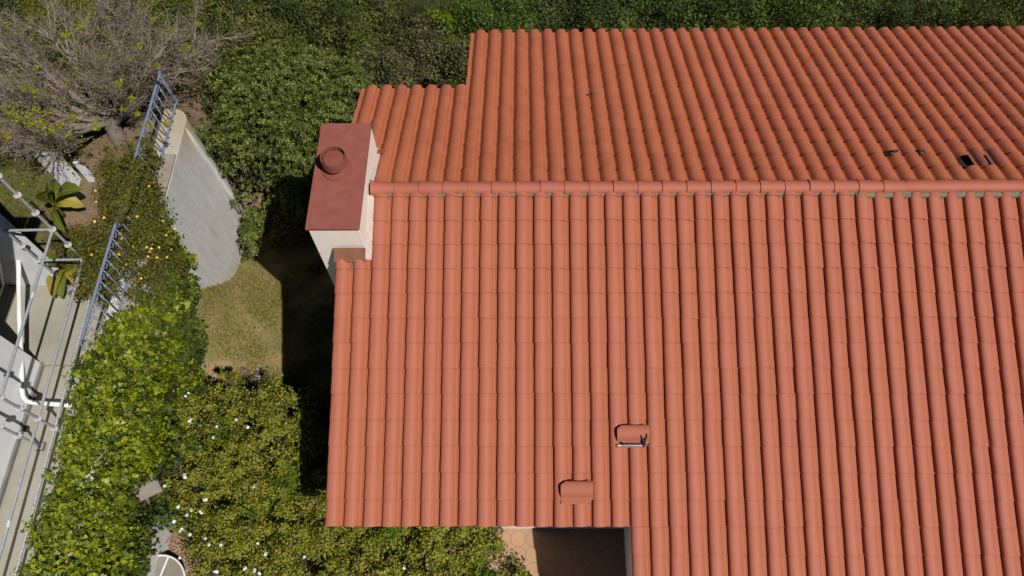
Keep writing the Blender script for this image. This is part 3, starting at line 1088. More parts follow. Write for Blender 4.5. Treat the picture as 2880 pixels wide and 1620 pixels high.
V, F = retaining_wall()
rw = empty('retaining_wall', (-4.6, 1, -5), 'tall pale grey concrete retaining wall with stained rounded end beside the lawn', 'wall')
o = np_mesh('wall_face', V, F, M['wall'], rw, smooth=True); o.data.set_sharp_from_angle(angle=rad(38))
MB().box(-4.66, -4.375, -1.9, 2.25, -2.048, -1.985).build('coping', M['stone_cap'], rw, bevel=.008)
rb = MB()
rb.tube([(-4.40, 2.96, -2.10), (-4.33, 2.93, -2.7), (-4.26, 2.90, -3.4), (-4.18, 2.85, -4.1), (-4.12, 2.72, -4.7)], [.055, .07, .075, .07, .05], 10)
rb.build('corner_rib', M['wall'], rw, smooth=True)

fx = -4.60
ft, fb = -1.17, -1.94
rail = empty('iron_railing', (fx, 0, -2), 'blue grey iron railing with rings under the top rail standing on the wall', 'railing')
MB().box(fx - .022, fx + .022, -2.0, 3.55, ft, ft + .018).build('top_rail', M['fence'], rail, bevel=.004)
MB().box(fx - .022, fx + .022, -2.0, 3.55, fb, fb + .018).build('bottom_rail', M['fence'], rail, bevel=.004)
yb = 3.46
proto_b = proto_r = None
for i in range(28):
    y = yb - i * .2
    if proto_b is None:
        proto_b = MB().tube([(fx, y, fb - .08), (fx, y, ft)], .0115, 8).torus((fx, y, ft - .19), (0, 0, 1), .017, .011, 12, 6).build('bar', M['fence'], rail, smooth=True)
        proto_r = MB().torus((fx, y - .1, ft - .055), (1, 0, 0), .048, .009, 18, 6).build('ring', M['fence'], proto_b, smooth=True)
    else:
        b = proto_b.copy(); COL.objects.link(b); b.parent = rail
        b.location = (0, -i * .2, 0)
        b.matrix_parent_inverse = proto_b.matrix_parent_inverse
        r = proto_r.copy(); COL.objects.link(r); r.parent = b
        r.matrix_parent_inverse = Matrix.Identity(4)
        r.location = (0, 0, 0)
    if i in (0,):
        MB().box(fx - .02, fx + .02, y + .03, y + .07, fb - .1, ft + .05).build('post', M['fence'], rail, bevel=.005)

# ------------------------------------------------------------------ scaffold
scaf = empty('scaffold', (-6, -1.5, -3.3), 'galvanised steel tube scaffold with ring joints beside the white house', 'scaffold')
proto = None


def rosette_geo(x, y, z):
    m = MB()
    m.lathe((x, y, z), [(.026, .006), (.060, .006), (.062, 0), (.060, -.006), (.026, -.006)], 20)
    for a in range(4):
        th = a * math.pi / 2 + .4
        m.obox((x + .046 * math.cos(th), y + .046 * math.sin(th), z + .012), (.014 * math.cos(th), .014 * math.sin(th), 0), (-.011 * math.sin(th), .011 * math.cos(th), 0), (0, 0, .016))
    m.torus((x, y, z + .022), (0, 0, 1), .030, .008, 14, 5)
    return m


for (x, y, zb, zs) in [(-5.665, .05, -3.32, (-2.7, -2.2, -1.7, -1.2, -.7, -.2, .3)), (-6.47, .03, -3.32, (-2.7, -2.2, -1.7, -1.2, -.7, -.2, .3)),
                       (-5.59, -2.93, -3.38, (-2.7, -2.2, -1.7, -1.2, -.7, -.2)), (-6.17, -3.06, -3.38, (-2.7, -2.2, -1.7, -1.2, -.7, -.2))]:
    st = MB().tube([(x, y, zb + .03), (x, y, .88)], .0245, 12).build('standard', M['steel'], scaf, smooth=True, auto=40)
    for z in zs:
        rosette_geo(x, y, z).build('rosette', M['rosette'], st, smooth=True, auto=40)
    MB().box(x - .06, x + .06, y - .06, y + .06, zb + .04, zb + .048).build('base_plate', M['steel'], scaf)
MB().box(-6.245, -6.095, -3.13, -2.99, -3.384, -3.345).build('sole_board', M['wood'], scaf, bevel=.004)


def ledger(a, b, mat, name='ledger', tapes=()):
    o = MB().tube([a, b], .0242, 12).build(name, mat, scaf, smooth=True, auto=40)
    for t in tapes:
        p = np.array(a) + (np.array(b) - np.array(a)) * t
        d = (np.array(b) - np.array(a)); d /= np.linalg.norm(d)
        MB().tube([p - d * .05, p + d * .05], .026, 12).build('tape_band', M['tape'], o, smooth=True, auto=40)


ledger((-5.665, .05, -1.2), (-5.59, -2.93, -1.2), M['steel'], tapes=(.42,))
ledger((-5.665, .05, -2.2), (-5.59, -2.93, -2.2), M['steel'])
ledger((-5.665, .05, -2.7), (-5.59, -2.93, -2.7), M['steel_worn'])
ledger((-5.59, -2.93, -2.2), (-5.51, -5.95, -2.2), M['steel'], tapes=(.55,))
ledger((-5.59, -2.93, -2.7), (-5.51, -5.95, -2.7), M['steel_worn'])
ledger((-5.665, .05, -1.2), (-6.47, .03, -1.2), M['steel'], 'transom')
ledger((-5.665, .05, -2.2), (-6.47, .03, -2.2), M['steel'], 'transom')
for i in range(4):
    dk = MB()
    x0 = -6.46 + i * .30
    for j in range(3):
        dk.box(x0 + j * .098, x0 + j * .098 + .075, -3.0, -.35, .90, .94)
        if j < 2:
            for q in range(26):
                dk.box(x0 + j * .098 + .0752, x0 + j * .098 + .0978, -3.0 + q * .104, -3.0 + q * .104 + .06, .905, .935)
    dk.build('deck_board', M['steel'], scaf)

# ------------------------------------------------------------------ white neighbouring house
nh = empty('white_house', (-8, -3, -3.4), 'white painted house wall at the far left edge behind the scaffold', 'house')
nb_ = MB()
nb_.box(-12, -6.60, -14, -1.50, -3.5, 3.0)
nb_.box(-12, -7.9, -1.50, .12, -3.5, 3.0)
nb_.box(-12, -6.64, .125, .36, -3.5, 1.5)
nb_.build('house_wall', M['white_paint'], nh, bevel=.01)
MB().box(-6.60, -6.555, -14, -1.49, -3.39, -3.30).build('wall_shade_strip', M['wall_shade_strip'], nh, bevel=.006)  # added strip at the wall foot, with shade put into its colour
gp = MB().box(-7.34, -7.04, 2.45, 2.72, -3.6, -2.25)
tag(gp.build('garden_pillar', M['white_paint'], bevel=.01), 'wide white square garden pillar dappled by tree shade above the banana plant', 'pillar')
gp2 = MB().box(-6.86, -6.74, 2.62, 2.72, -3.6, -2.75)
tag(gp2.build('garden_post', M['white_paint'], bevel=.006), 'narrow white garden post between wide white pillar and bare tree', 'post')
gw = MB().box(-12, -8.25, 4.42, 4.75, -4.2, -2.2)
gwo = empty('garden_wall', (-9, 4.5, -3.5), 'white garden wall with brown coping under the bare tree at left edge', 'wall')
gw.build('wall_body', M['white_paint'], gwo)
MB().box(-12, -8.22, 4.39, 4.78, -2.2, -2.13).build('coping', M['stone_cap'], gwo, bevel=.01)

hp = MB()
hp.tube([(-7.02, .30, -2.35), (-6.95, .0, -2.42), (-6.80, -.9, -2.66), (-6.56, -2.03, -2.93), (-6.535, -2.17, -2.965), (-6.49, -2.28, -2.985), (-6.40, -2.36, -2.99), (-6.28, -2.385, -2.99), (-5.9, -2.41, -2.99), (-5.36, -2.45, -2.99)], .042, 14)
tag(hp.build('handrail', M['white_pipe'], None, smooth=True), 'thick white tubular handrail bending round the corner beside the house wall', 'handrail')

# ------------------------------------------------------------------ garden odds and ends
tbl = empty('round_table', tuple(at(395, 1490, -4.45)), 'round grey topped table with white rim at the bottom edge', 'table')
tc = at(392, 1472, -4.45)
R_t = .50
MB().lathe(tc, [(0, .0), (R_t - .02, 0.0), (R_t - .02, -.02), (0, -.02)], 48).build('table_top', M['glass_top'], tbl)
MB().torus(tc, (0, 0, 1), R_t - .005, .018, 48, 8).build('rim', M['white_pipe'], tbl, smooth=True)
MB().obox(tc + np.array([.02, .0, .008]), (.10, .48, 0), (.016, -.004, 0), (0, 0, .006)).build('cross_bar', M['white_pipe'], tbl, bevel=.003)
MB().tube([tc - [0, 0, .02], tc - [0, 0, .75]], .04, 12).build('leg', M['white_pipe'], tbl, smooth=True)
sp = MB()
a = at(395, 1330, -4.55)
sp.obox(at(372, 1390, -4.6), (.24, .42, 0), (.14, -.08, 0), (0, 0, .05))
tag(sp.build('stone_step', M['stone_cap'], None, bevel=.01), 'flat pinkish concrete step beside the round table', 'step')
pv = MB().obox(at(350, 1212, -2.84), (.24, .13, 0), (-.18, .27, 0), (0, 0, .04))
tag(pv.build('stone_slab', M['stone_cap'], None, bevel=.01), 'pale stone slab showing through a gap between ivy and flowering hedge', 'slab')
rk = empty('metal_rack', tuple(at(362, 1190, -2.85)), 'small black metal rack lying on the stone slab in the hedge gap', 'rack')
c = at(366, 1196, -2.72)
for k in range(2):
    d = np.array([.0, -.07 * k, .0])
    MB().tube([c + d + [-.20, -.14, .02], c + d + [.12, .10, .1]], .008, 6).build('side_bar', M['black_metal'], rk, smooth=True)
for k in range(4):
    e = c + np.array([-.14 + k * .07, -.09 + k * .05, .05])
    MB().tube([e + [-.04, .05, .02], e + [.12, -.10, -.02]], .006, 6).build('cross_bar', M['black_metal'], rk, smooth=True)
for i, (x_, y_, l_) in enumerate([(379, 1055, .28), (392, 1068, .16)]):
    c = at(x_, y_, -2.75)
    tag(MB().tube([c + [-.03, -l_ / 2, -.25], c + [.03, l_ / 2, .02]], .017, 8).build('white_stake', M['white_pipe'], None, smooth=True),
        ['longer white stake poking out between ivy and flowering hedge', 'shorter white stake poking out of the flowering hedge'][i], 'stake', 'white stakes in the hedge')


def rock(name, c, r, label, mat='rock'):
    th = np.linspace(0, math.pi, 9); ph = np.linspace(0, 2 * math.pi, 16, endpoint=False)
    V, F = [], []
    for a in th:
        for b in ph:
            k = 1 + .16 * math.sin(3 * b + 2 * a) + .10 * math.cos(5 * a + b * 2) + RNG.normal() * .09
            V.append((c[0] + r[0] * k * math.sin(a) * math.cos(b), c[1] + r[1] * k * math.sin(a) * math.sin(b), c[2] + r[2] * k * math.cos(a)))
    for i in range(8):
        for j in range(16):
            F.append((i * 16 + j, (i + 1) * 16 + j, (i + 1) * 16 + (j + 1) % 16, i * 16 + (j + 1) % 16))
    return tag(np_mesh(name, V, F, M[mat], None, smooth=True), label, 'rock')


rock('rock', at(650, 938, -4.97), (.08, .20, .07), 'pale upright rock at the edge of the lawn above the hedge')
rock('rock', at(610, 935, -4.98), (.14, .13, .06), 'low dark stone half buried left of the pale rock', 'wood')
tf_ = MB().obox(at(784, 1270, -3.2), (.02, .085, .01), (.03, 0, .01), (0, 0, .006))
tag(tf_.build('tile_fragment', M['tile_front'], None), 'small orange clay tile fragment caught on top of the hedge', 'tile fragment')
n = 2600
pc = W([(395, 1405, -4.75), (430, 1330, -4.75), (480, 1340, -4.75), (500, 1449, -4.75), (620, 1470, -4.75), (300, 1500, -4.75)])
q = sample(pc, n)
V, Fc = leaf_arrays(np.column_stack([q, np.full(n, -4.74) + RNG.uniform(0, .05, n)]), RNG.normal(size=(n, 3)) * .5 + [0, 0, 1], RNG.uniform(.03, .07, n), RHOMB)
tag(np_mesh('bark_chips', V, Fc, L_['chips']), kind='stuff')
mbk = MB().prism([p[:2] for p in W([(330, 1480, -4.78), (395, 1350, -4.78), (470, 1310, -4.78), (560, 1400, -4.78), (700, 1500, -4.78)])][::-1], -5.3, -4.75)
tag(mbk.build('planting_bed', M['ground'], None), kind='structure')

n = 900
q = np.column_stack([RNG.uniform(-4.2, .2, n), -3.3 + 4.5 * RNG.uniform(0, 1, n) ** 1.6])
V, Fc = leaf_arrays(np.column_stack([q, zg(q[:, 0], q[:, 1]) + .06]), RNG.normal(size=(n, 3)) * .4 + [0, 0, 1], RNG.uniform(.03, .08, n), RHOMB)
tag(np_mesh('fallen_leaves', V, Fc, L_['litter']), kind='stuff')

# ------------------------------------------------------------------ plants
def plant(name, label, cat, loc, group=None):
    return empty(name, tuple(loc), label, cat, group)


# --- evergreen shrub with leaf whorls
pl = plant('evergreen_shrub', 'large dark evergreen shrub with glossy leaf whorls between the grey wall and chimney', 'shrub', (-2.6, 3.4, -5.6))
poly = W([(490, 300, -2.6), (520, 215, -2.6), (600, 130, -2.9), (740, 80, -3.2), (880, 110, -3.4), (925, 180, -3.4), (915, 260, -3.3), (880, 330, -3.4), (800, 340, -3.4), (800, 420, -3.6), (740, 470, -3.7),
          (690, 515, -3.9), (655, 490, -3.9), (625, 455, -3.6), (580, 405, -3.2), (535, 345, -2.8)])
C, r = clumps(poly, 150, .26, .46, .14, .25)
lw = W([(605, 510, -4.2), (650, 510, -4.2), (655, 585, -4.3), (630, 600, -4.3), (605, 585, -4.3)])
C2, r2 = clumps(lw, 9, .14, .2, .05)
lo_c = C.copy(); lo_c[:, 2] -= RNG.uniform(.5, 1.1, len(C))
Call = np.vstack([C, C2]); rall = np.r_[r, r2]
rosettes('leaf_crown', L_['laurel'], pl, Call, rall, 34, .092, 9)
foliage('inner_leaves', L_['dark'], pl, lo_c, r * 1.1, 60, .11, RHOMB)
stems('branches', M['stem'], pl, [(-2.7, 3.5, -5.9), (-2.2, 3.9, -6.0)], Call, rall, 60)

# --- brush and trees on the slope behind
def bush(name, label, cat, pts, mat, n, r0, r1, per, size, tmpl=RHOMB, amp=.16, group=None, twigs=150, base_z=None, wild=.6, thin=0.0, bulge=.2, low=True):
    if group:
        size = size * 1.3
        amp, n, r0, r1, per, thin = .36, int(n * .8), r0 * 1.2, r1 * 1.25, int(per * .95), max(thin, .2)
    poly = W(pts)
    p = np.array(poly)
    c = p.mean(0)
    zb = float(zg(c[0], c[1])) - .1 if base_z is None else base_z
    o = plant(name, label, cat, (c[0], c[1], zb), group)
    C, r = clumps(poly, n, r0, r1, amp, bulge, thin)
    foliage('crown', mat, o, C, r, per, size, tmpl, wild=wild)
    if low:
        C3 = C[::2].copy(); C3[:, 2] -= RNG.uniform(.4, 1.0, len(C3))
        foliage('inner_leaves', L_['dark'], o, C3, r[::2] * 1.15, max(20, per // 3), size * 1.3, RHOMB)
    stems('trunk', M['stem'] if twigs else M['bark'], o, [(c[0] + dx, c[1] + dy, zb) for dx, dy in ((0, 0), (.3, .2), (-.25, .15))], C, r, twigs, .011)
    return o, C, r


SL = 'bushes and trees on the slope behind the house'
bush('olive_bush', 'olive brown leafy bush at the top between bare tree and evergreen shrub', 'bush', [(470, 200, -3.6), (500, 60, -3.8), (560, -40, -4.0), (760, -50, -4.3), (800, 60, -4.2), (720, 90, -3.9), (600, 140, -3.6)], L_['brush'], 130, .25, .42, 190, .055, group=SL)
bush('dull_bush', 'dull green brown bush behind the evergreen shrub at the top', 'bush', [(740, 90, -4.2), (760, -50, -4.6), (960, -50, -4.9), (985, 60, -4.8), (940, 150, -4.5), (880, 110, -4.3)], L_['brush'], 110, .22, .4, 190, .052, group=SL)
bush('grey_bush', 'dry grey twiggy bush just behind the low rear eave', 'bush', [(905, 235, -4.6), (920, 130, -4.7), (1010, 110, -4.9), (1120, 120, -5.0), (1180, 160, -5.0), (1185, 240, -4.9)], L_['brush_grey'], 90, .2, .36, 190, .045, group=SL, twigs=900)
bush('lime_bush', 'small bright lime green bush among dull brush behind the roof step', 'bush', [(1085, 85, -4.6), (1110, 55, -4.6), (1165, 70, -4.6), (1165, 110, -4.6), (1110, 105, -4.6)], L_['lime'], 20, .12, .2, 200, .045, group=SL, twigs=20)
bush('feathery_bush', 'soft grey green feathery bush at the top behind lime bush', 'bush', [(985, 70, -4.9), (1000, -50, -5.2), (1130, -50, -5.3), (1150, 40, -5.0), (1090, 90, -4.9)], L_['brush'], 60, .2, .34, 240, .045, NEEDLE, group=SL)
bush('bright_tree', 'bright green tree left of the dark gap behind the upper roof', 'tree', [(1140, 110, -4.4), (1150, -50, -4.5), (1330, -50, -4.4), (1345, 50, -4.2), (1325, 120, -4.2), (1220, 130, -4.3)], L_['bright'], 100, .2, .36, 210, .05, group=SL)
bush('shaded_bush', 'shaded bush in the corner of the stepped rear eave', 'bush', [(1080, 250, -5.5), (1090, 150, -5.5), (1200, 120, -5.5), (1200, 240, -5.5)], L_['mid'], 40, .18, .3, 150, .06, group=SL, twigs=200)
bush('dark_tree', 'dark green tree right of the black gap behind the upper roof', 'tree', [(1400, 120, -3.3), (1400, -60, -3.5), (1790, -60, -4.6), (1800, 120, -4.4)], L_['dark'], 170, .24, .42, 170, .058, group=SL, twigs=300)
bush('leafy_tree', 'mid green leafy tree behind the middle of the upper eave', 'tree', [(1790, 120, -4.2), (1790, -60, -4.4), (2190, -60, -4.4), (2180, 120, -4.2)], L_['mid'], 170, .24, .42, 170, .058, group=SL, twigs=200)
bush('thin_tree', 'thin green tree with bare grey twigs behind the right end of the eave', 'tree', [(2180, 110, -4.6), (2190, -60, -4.8), (2640, -60, -4.8), (2640, 110, -4.6)], L_['mid'], 120, .22, .38, 150, .055, group=SL, twigs=700, thin=.15)
# leaf litter sheet on the slope behind the house, then low growth for the rest of it
hx = np.arange(-20, 26, .5); hy = np.arange(3.4, 26, .4)
HX, HY = np.meshgrid(hx, hy)
HZ = zg(HX, HY) + .02 * np.sin(HX * 2.1) * np.cos(HY * 1.7) + .05 - .4 * (1 - sstep(3.4, 4.6, HY)) - .5 * (1 - sstep(-5.6, -4.0, HX)) * (1 - sstep(5.0, 6.5, HY))
i0 = (np.arange(len(hy) - 1)[:, None] * len(hx) + np.arange(len(hx) - 1)[None]).ravel()
tag(np_mesh('hillside', np.column_stack([HX.ravel(), HY.ravel(), HZ.ravel()]), np.column_stack([i0, i0 + 1, i0 + len(hx) + 1, i0 + len(hx)]), M['litter'], smooth=True), kind='structure')
n = 120000
q = np.column_stack([RNG.uniform(-16, 20, n), RNG.uniform(4.5, 17, n)])
q = q[(q[:, 0] < -5.2) == (q[:, 0] < -5.2)]
q = q[~((q[:, 0] > .2) & (q[:, 1] < 5.6)) & ~((q[:, 0] < -4.8) & (q[:, 1] < 6.0))]
dn = density_noise(q[:, 0], q[:, 1], 1.1)
z = zg(q[:, 0], q[:, 1]) + .15 + (.35 + .3 * dn) * RNG.uniform(0, 1, len(q)) + .25
V, F = leaf_arrays(np.column_stack([q, z]), RNG.normal(size=(len(q), 3)) * .7 + [0, 0, 1], RNG.uniform(.06, .14, len(q)), RHOMB)
tag(np_mesh('undergrowth', V, F, L_['dark']), kind='stuff')

# --- bare tree
bt = plant('bare_tree', 'leafless grey tree with a wide twiggy crown and sparse yellow leaf sprigs', 'tree', at(300, 350, -3.4))


def bare_tree():
    """trunk, then limbs, branches, twigs and twiglets that fan outwards and upwards"""
    base = np.array(at(300, 352, -3.45))
    segA, segB, R0, R1 = [], [], [], []

    def shoot(p, d, ln, r0, r1, n, sag):
        pts = [p]
        bend = RNG.normal(size=3) * .10
        for i in range(n):
            d = unit(d + bend * .5 + RNG.normal(size=3) * .07 + np.array([0, 0, sag]))
            q = pts[-1] + d * ln / n
            segA.append(pts[-1]); segB.append(q)
            R0.append(r0 + (r1 - r0) * i / n); R1.append(r0 + (r1 - r0) * (i + 1) / n)
            pts.append(q)
        return np.array(pts), d

    top = base + np.array([.02, .08, .65])
    segA.append(base); segB.append(top); R0.append(.19); R1.append(.13)
    tips = []
    limbs = [(-1.5, .1, .65, 2.5), (-1.3, 1.0, .75, 2.6), (-.75, 1.5, .9, 2.5), (.1, 1.5, 1.0, 2.3), (.8, .9, 1.0, 2.1), (1.0, .25, 1.1, 1.7), (-1.0, -.55, .75, 1.9), (-.3, .5, 1.3, 2.0), (-1.2, .5, 1.2, 2.4), (-.2, 1.1, 1.3, 2.2), (-1.6, 1.3, .5, 2.7), (-1.5, -.9, .5, 2.3), (-1.8, -.2, .45, 2.6), (.9, -.2, .9, 1.4), (1.4, .6, 1.0, 2.0), (1.3, 1.2, .9, 2.3), (-1.6, -.55, .8, 2.6), (-1.2, -1.3, .6, 2.2), (-.5, -1.0, .9, 1.5), (-1.9, .5, .5, 3.0), (1.5, 1.7, 1.1, 2.6), (.6, 1.8, 1.0, 2.6)]
    for (dx, dy, dz, ln) in limbs:
        P, d = shoot(top - [0, 0, RNG.uniform(0, .3)], unit(np.array([dx, dy, dz])), ln, .062, .020, 7, .03)
        for i in range(12):
            t = RNG.uniform(.22, 1.0)
            k = min(6, int(t * 7)); p = P[k] + (P[k + 1] - P[k]) * (t * 7 - k)
            ld = unit(P[k + 1] - P[k])
            bd = unit(ld + RNG.normal(size=3) * .42 + [0, 0, .12])
            P2, d2 = shoot(p, bd, RNG.uniform(.6, 1.15), .019, .007, 4, .03)
            for j in range(9):
                t2 = RNG.uniform(.2, 1.0)
                k2 = min(3, int(t2 * 4)); p2 = P2[k2] + (P2[k2 + 1] - P2[k2]) * (t2 * 4 - k2)
                td = unit(unit(P2[k2 + 1] - P2[k2]) + RNG.normal(size=3) * .48 + [0, 0, .12])
                P3, d3 = shoot(p2, td, RNG.uniform(.28, .62), .0075, .003, 3, .03)
                tips.append(P3[-1])
                for q in range(10):
                    k3 = RNG.integers(0, 3)
                    e = P3[k3] + (P3[k3 + 1] - P3[k3]) * RNG.uniform()
                    qd = unit(unit(P3[k3 + 1] - P3[k3]) + RNG.normal(size=3) * .55)
                    segA.append(e); segB.append(e + qd * RNG.uniform(.10, .30)); R0.append(.0032); R1.append(.0016)
    A, B, r0, r1 = map(np.array, (segA, segB, R0, R1))
    out = []
    for sel, sides in ((r0 > .02, 9), ((r0 <= .02) & (r0 > .0034), 5), (r0 <= .0034, 3)):
        out.append(twig_tubes(A[sel], B[sel], r0[sel], r1[sel], 0, 2 if sides < 9 else 1, sides))
    return out, np.array(tips)


out, tips = bare_tree()
np_mesh('trunk', out[0][0], out[0][1], M['bark'], bt, smooth=True)
np_mesh('branches', out[1][0], out[1][1], M['twig'], bt)
np_mesh('twigs', out[2][0], out[2][1], M['twig'], bt)
# yellow sprigs
spr = [(25, 285), (60, 290), (100, 300), (110, 320), (85, 275), (45, 300), (20, 345), (245, 300), (238, 320), (185, 295), (130, 330), (150, 315), (170, 340), (205, 65), (232, 38), (300, 135), (160, 88), (172, 88),
       (92, 170), (385, 50), (350, 115), (430, 80), (470, 120), (420, 310), (330, 250), (310, 275), (345, 285), (300, 210), (60, 225), (85, 228), (395, 165), (500, 60), (22, 60), (375, 315), (35, 270), (120, 285), (75, 310)]
Cs = np.array([at(x_, y_, RNG.uniform(-1.3, -.3)) for x_, y_ in spr])
rs = RNG.uniform(.035, .08, len(spr)); rs[:7] *= 1.5
foliage('leaf_sprigs', L_['sprig'], bt, Cs, rs, 45, .045, RHOMB, wild=.8, jitter=.5)
lf = np.column_stack([tips + RNG.normal(size=tips.shape) * .08])[RNG.uniform(size=len(tips)) < .8]
lf = np.vstack([lf, lf + RNG.normal(size=lf.shape) * .15, lf + RNG.normal(size=lf.shape) * .2, lf + RNG.normal(size=lf.shape) * .25, lf + RNG.normal(size=lf.shape) * .12])
V, F = leaf_arrays(lf, RNG.normal(size=lf.shape) + [0, 0, .8], RNG.uniform(.035, .07, len(lf)), RHOMB)
np_mesh('sparse_leaves', V, F, L_['budding'], bt)

# low yellow green shrub growth under the tree
bush('low_shrub', 'low yellow green shrub growing on the ground beneath the bare tree crown', 'shrub', [(60, 120, -3.6), (60, -60, -4.2), (330, -60, -4.2), (520, -40, -4.2), (480, 120, -3.7), (380, 190, -3.4), (250, 150, -3.4)], L_['sprig_low'] if 'sprig_low' in L_ else L_['broom'], 130, .18, .32, 170, .05, low=False, twigs=200)

# --- yellow flowering shrub on the railing
yf = plant('yellow_flowering_shrub', 'fine leaved olive shrub with small yellow flowers growing through the railing', 'shrub', (-5.0, 1.0, -3.4))
poly = W([(215, 690, -2.0), (205, 600, -2.0), (225, 500, -1.9), (255, 420, -1.9), (325, 360, -1.6), (365, 400, -1.5), (375, 470, -1.45), (380, 560, -1.5), (395, 650, -1.7), (385, 720, -1.75), (330, 740, -1.7), (300, 700, -1.5), (250, 735, -1.9)])
C, r = clumps(poly, 150, .12, .24, .10, .12, .05)
lo_c = C.copy(); lo_c[:, 2] -= RNG.uniform(.25, .6, len(C))
over = np.array([at(x_, y_, -1.12) for x_, y_ in [(348, 412), (370, 360), (318, 500), (322, 485), (312, 520), (330, 465), (338, 440), (345, 420), (335, 450), (325, 475), (300, 545)]])
C = np.vstack([C, over]); r = np.r_[r, np.full(len(over), .12)]
foliage('foliage', L_['broom'], yf, np.vstack([C, lo_c]), np.r_[r, r[:len(lo_c)] * 1.1], 230, .042, RHOMB, wild=.8)
stems('branches', M['stem'], yf, [(-5.15, .5, -3.4), (-5.2, 1.4, -3.4), (-5.15, 2.2, -3.4)], C, r, 500, .009)


def flower_mesh(name, c, nrm, R_, petals, mat, parent):
    nrm = np.array(nrm, float); nrm /= np.linalg.norm(nrm)
    a = np.cross(nrm, [1, 0, 0.1]); a /= np.linalg.norm(a); b = np.cross(nrm, a)
    V, F = [], []
    for k in range(petals):
        th = 2 * math.pi * k / petals + RNG.uniform(-.2, .2)
        d = math.cos(th) * a + math.sin(th) * b; s = np.cross(nrm, d)
        o = len(V)
        V += [c, c + d * R_ * .6 + s * R_ * .42 + nrm * R_ * .2, c + d * R_ + nrm * R_ * .15, c + d * R_ * .6 - s * R_ * .42 + nrm * R_ * .2]
        F += [(o, o + 1, o + 2), (o, o + 2, o + 3)]
    return np_mesh(name, V, F, mat, parent)


yfl = [(365, 455), (375, 468), (388, 460), (292, 555), (345, 545), (355, 558), (352, 608), (366, 612), (369, 622), (384, 615), (380, 626), (377, 634), (372, 646), (395, 648), (400, 622), (418, 592), (439, 576), (432, 628), (420, 647),
       (306, 600), (262, 548), (276, 600), (272, 570), (240, 480), (242, 508), (238, 557), (292, 470), (310, 438), (278, 470), (220, 600), (230, 640), (318, 665), (355, 700), (300, 640), (410, 556), (330, 500), (345, 490), (250, 615), (268, 640), (335, 620)]
for x_, y_ in yfl:
    c = at(x_, y_, -1.62 + RNG.uniform(-.05, .1) if x_ > 280 else -1.75)
    flower_mesh('flower', c, (RNG.normal() * .4 + .2, RNG.normal() * .4 - .3, 1), RNG.uniform(.019, .029), 5, M['petal_yellow'], yf)

# --- ivy over the wall
iv = plant('ivy', 'glossy bright green ivy mound smothering the wall and railing in the lower left', 'ivy', (-4.7, -2.5, -4))
poly = W([(375, 490, -1.75), (398, 500, -1.95), (408, 560, -2.1), (425, 640, -2.3), (445, 700, -2.6), (455, 780, -2.9), (465, 860, -3.1), (480, 930, -3.3), (460, 975, -3.2), (420, 990, -2.9), (385, 1050, -2.6), (372, 1150, -2.5),
          (315, 1190, -2.5), (285, 1250, -2.4), (325, 1345, -2.5), (290, 1449, -2.6), (270, 1520, -2.6), (55, 1520, -1.8), (95, 1400, -1.8), (115, 1290, -1.8), (155, 1200, -1.75), (160, 1100, -1.7), (205, 1020, -1.6), (195, 940, -1.4),
          (215, 890, -1.1), (270, 820, -1.45), (320, 780, -1.5), (350, 740, -1.6), (400, 700, -1.7), (390, 600, -1.75)])
C, r = clumps(poly, 760, .09, .21, .10, .12)
sd = sstep(-1.95, -2.75, C[:, 2])[:, None]
hang = (1 - sd) * np.array([-.15, -.1, .95]) + sd * np.array([.55, .45, -.05])
edge = resample(poly, .12)
fill = W([(RNG.uniform(290, 345), RNG.uniform(1275, 1460), RNG.uniform(-3.3, -2.7)) for _ in range(55)]) + W([(RNG.uniform(375, 415), RNG.uniform(1225, 1310), RNG.uniform(-3.7, -3.2)) for _ in range(18)]) + W([(RNG.uniform(440, 488), RNG.uniform(700, 920), RNG.uniform(-3.2, -2.8)) for _ in range(46)])
Ce = edge + RNG.normal(size=edge.shape) * [.05, .05, .03]; Ce[:, 2] -= RNG.uniform(.15, .9, len(edge))
Ce = np.vstack([Ce, np.array(fill)])
foliage('leaves', L_['ivy'], iv, C, r, 44, .060, IVY, up=hang, wild=.55, upbias=.55, jitter=.3)
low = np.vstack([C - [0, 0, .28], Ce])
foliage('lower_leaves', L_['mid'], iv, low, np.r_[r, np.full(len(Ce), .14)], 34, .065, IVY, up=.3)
stems('vines', M['stem'], iv, [(-4.5, y, -3.2) for y in (-4.5, -3.5, -2.5, -1.5, -.5, .5)], C[::3], r[::3], 250, .009)
# trailing shoots on the grey face
tr = W([(410, 560, -2.3), (445, 640, -2.6), (462, 660, -2.9), (480, 740, -3.4), (430, 700, -2.7)])
C, r = clumps(tr, 40, .08, .14, .05)
foliage('trailing_shoots', L_['ivy'], iv, C, r, 26, .07, IVY, up=.4)
# --- flowering hedge
hd = plant('flowering_hedge', 'sprawling yellow green hedge with scattered pale blue white flowers in front of the roof', 'hedge', (-2.3, -3.8, -5))
poly = W([(375, 1075, -3.3), (400, 990, -3.4), (470, 965, -3.5), (560, 985, -3.5), (650, 1005, -3.5), (740, 990, -3.4), (775, 1020, -3.3), (792, 1100, -3.2), (780, 1200, -3.2), (810, 1260, -3.2), (850, 1300, -3.2), (1000, 1300, -3.3), (1180, 1310, -3.6), (1250, 1335, -3.8),
          (1260, 1380, -3.8), (1310, 1430, -3.9), (1340, 1520, -3.9), (570, 1540, -3.9), (550, 1449, -4.0), (500, 1395, -4.0), (465, 1325, -3.9), (405, 1285, -3.6), (412, 1200, -3.4)])
C, r = clumps(poly, 760, .08, .18, .19, .14, .20)
C[:, :2] += RNG.normal(size=(len(C), 2)) * .07
foliage('foliage', L_['plumbago'], hd, C, r, 165, .034, ROUND, up=.8, wild=.7, upbias=.5, jitter=.32)
edge = resample(poly, .14)
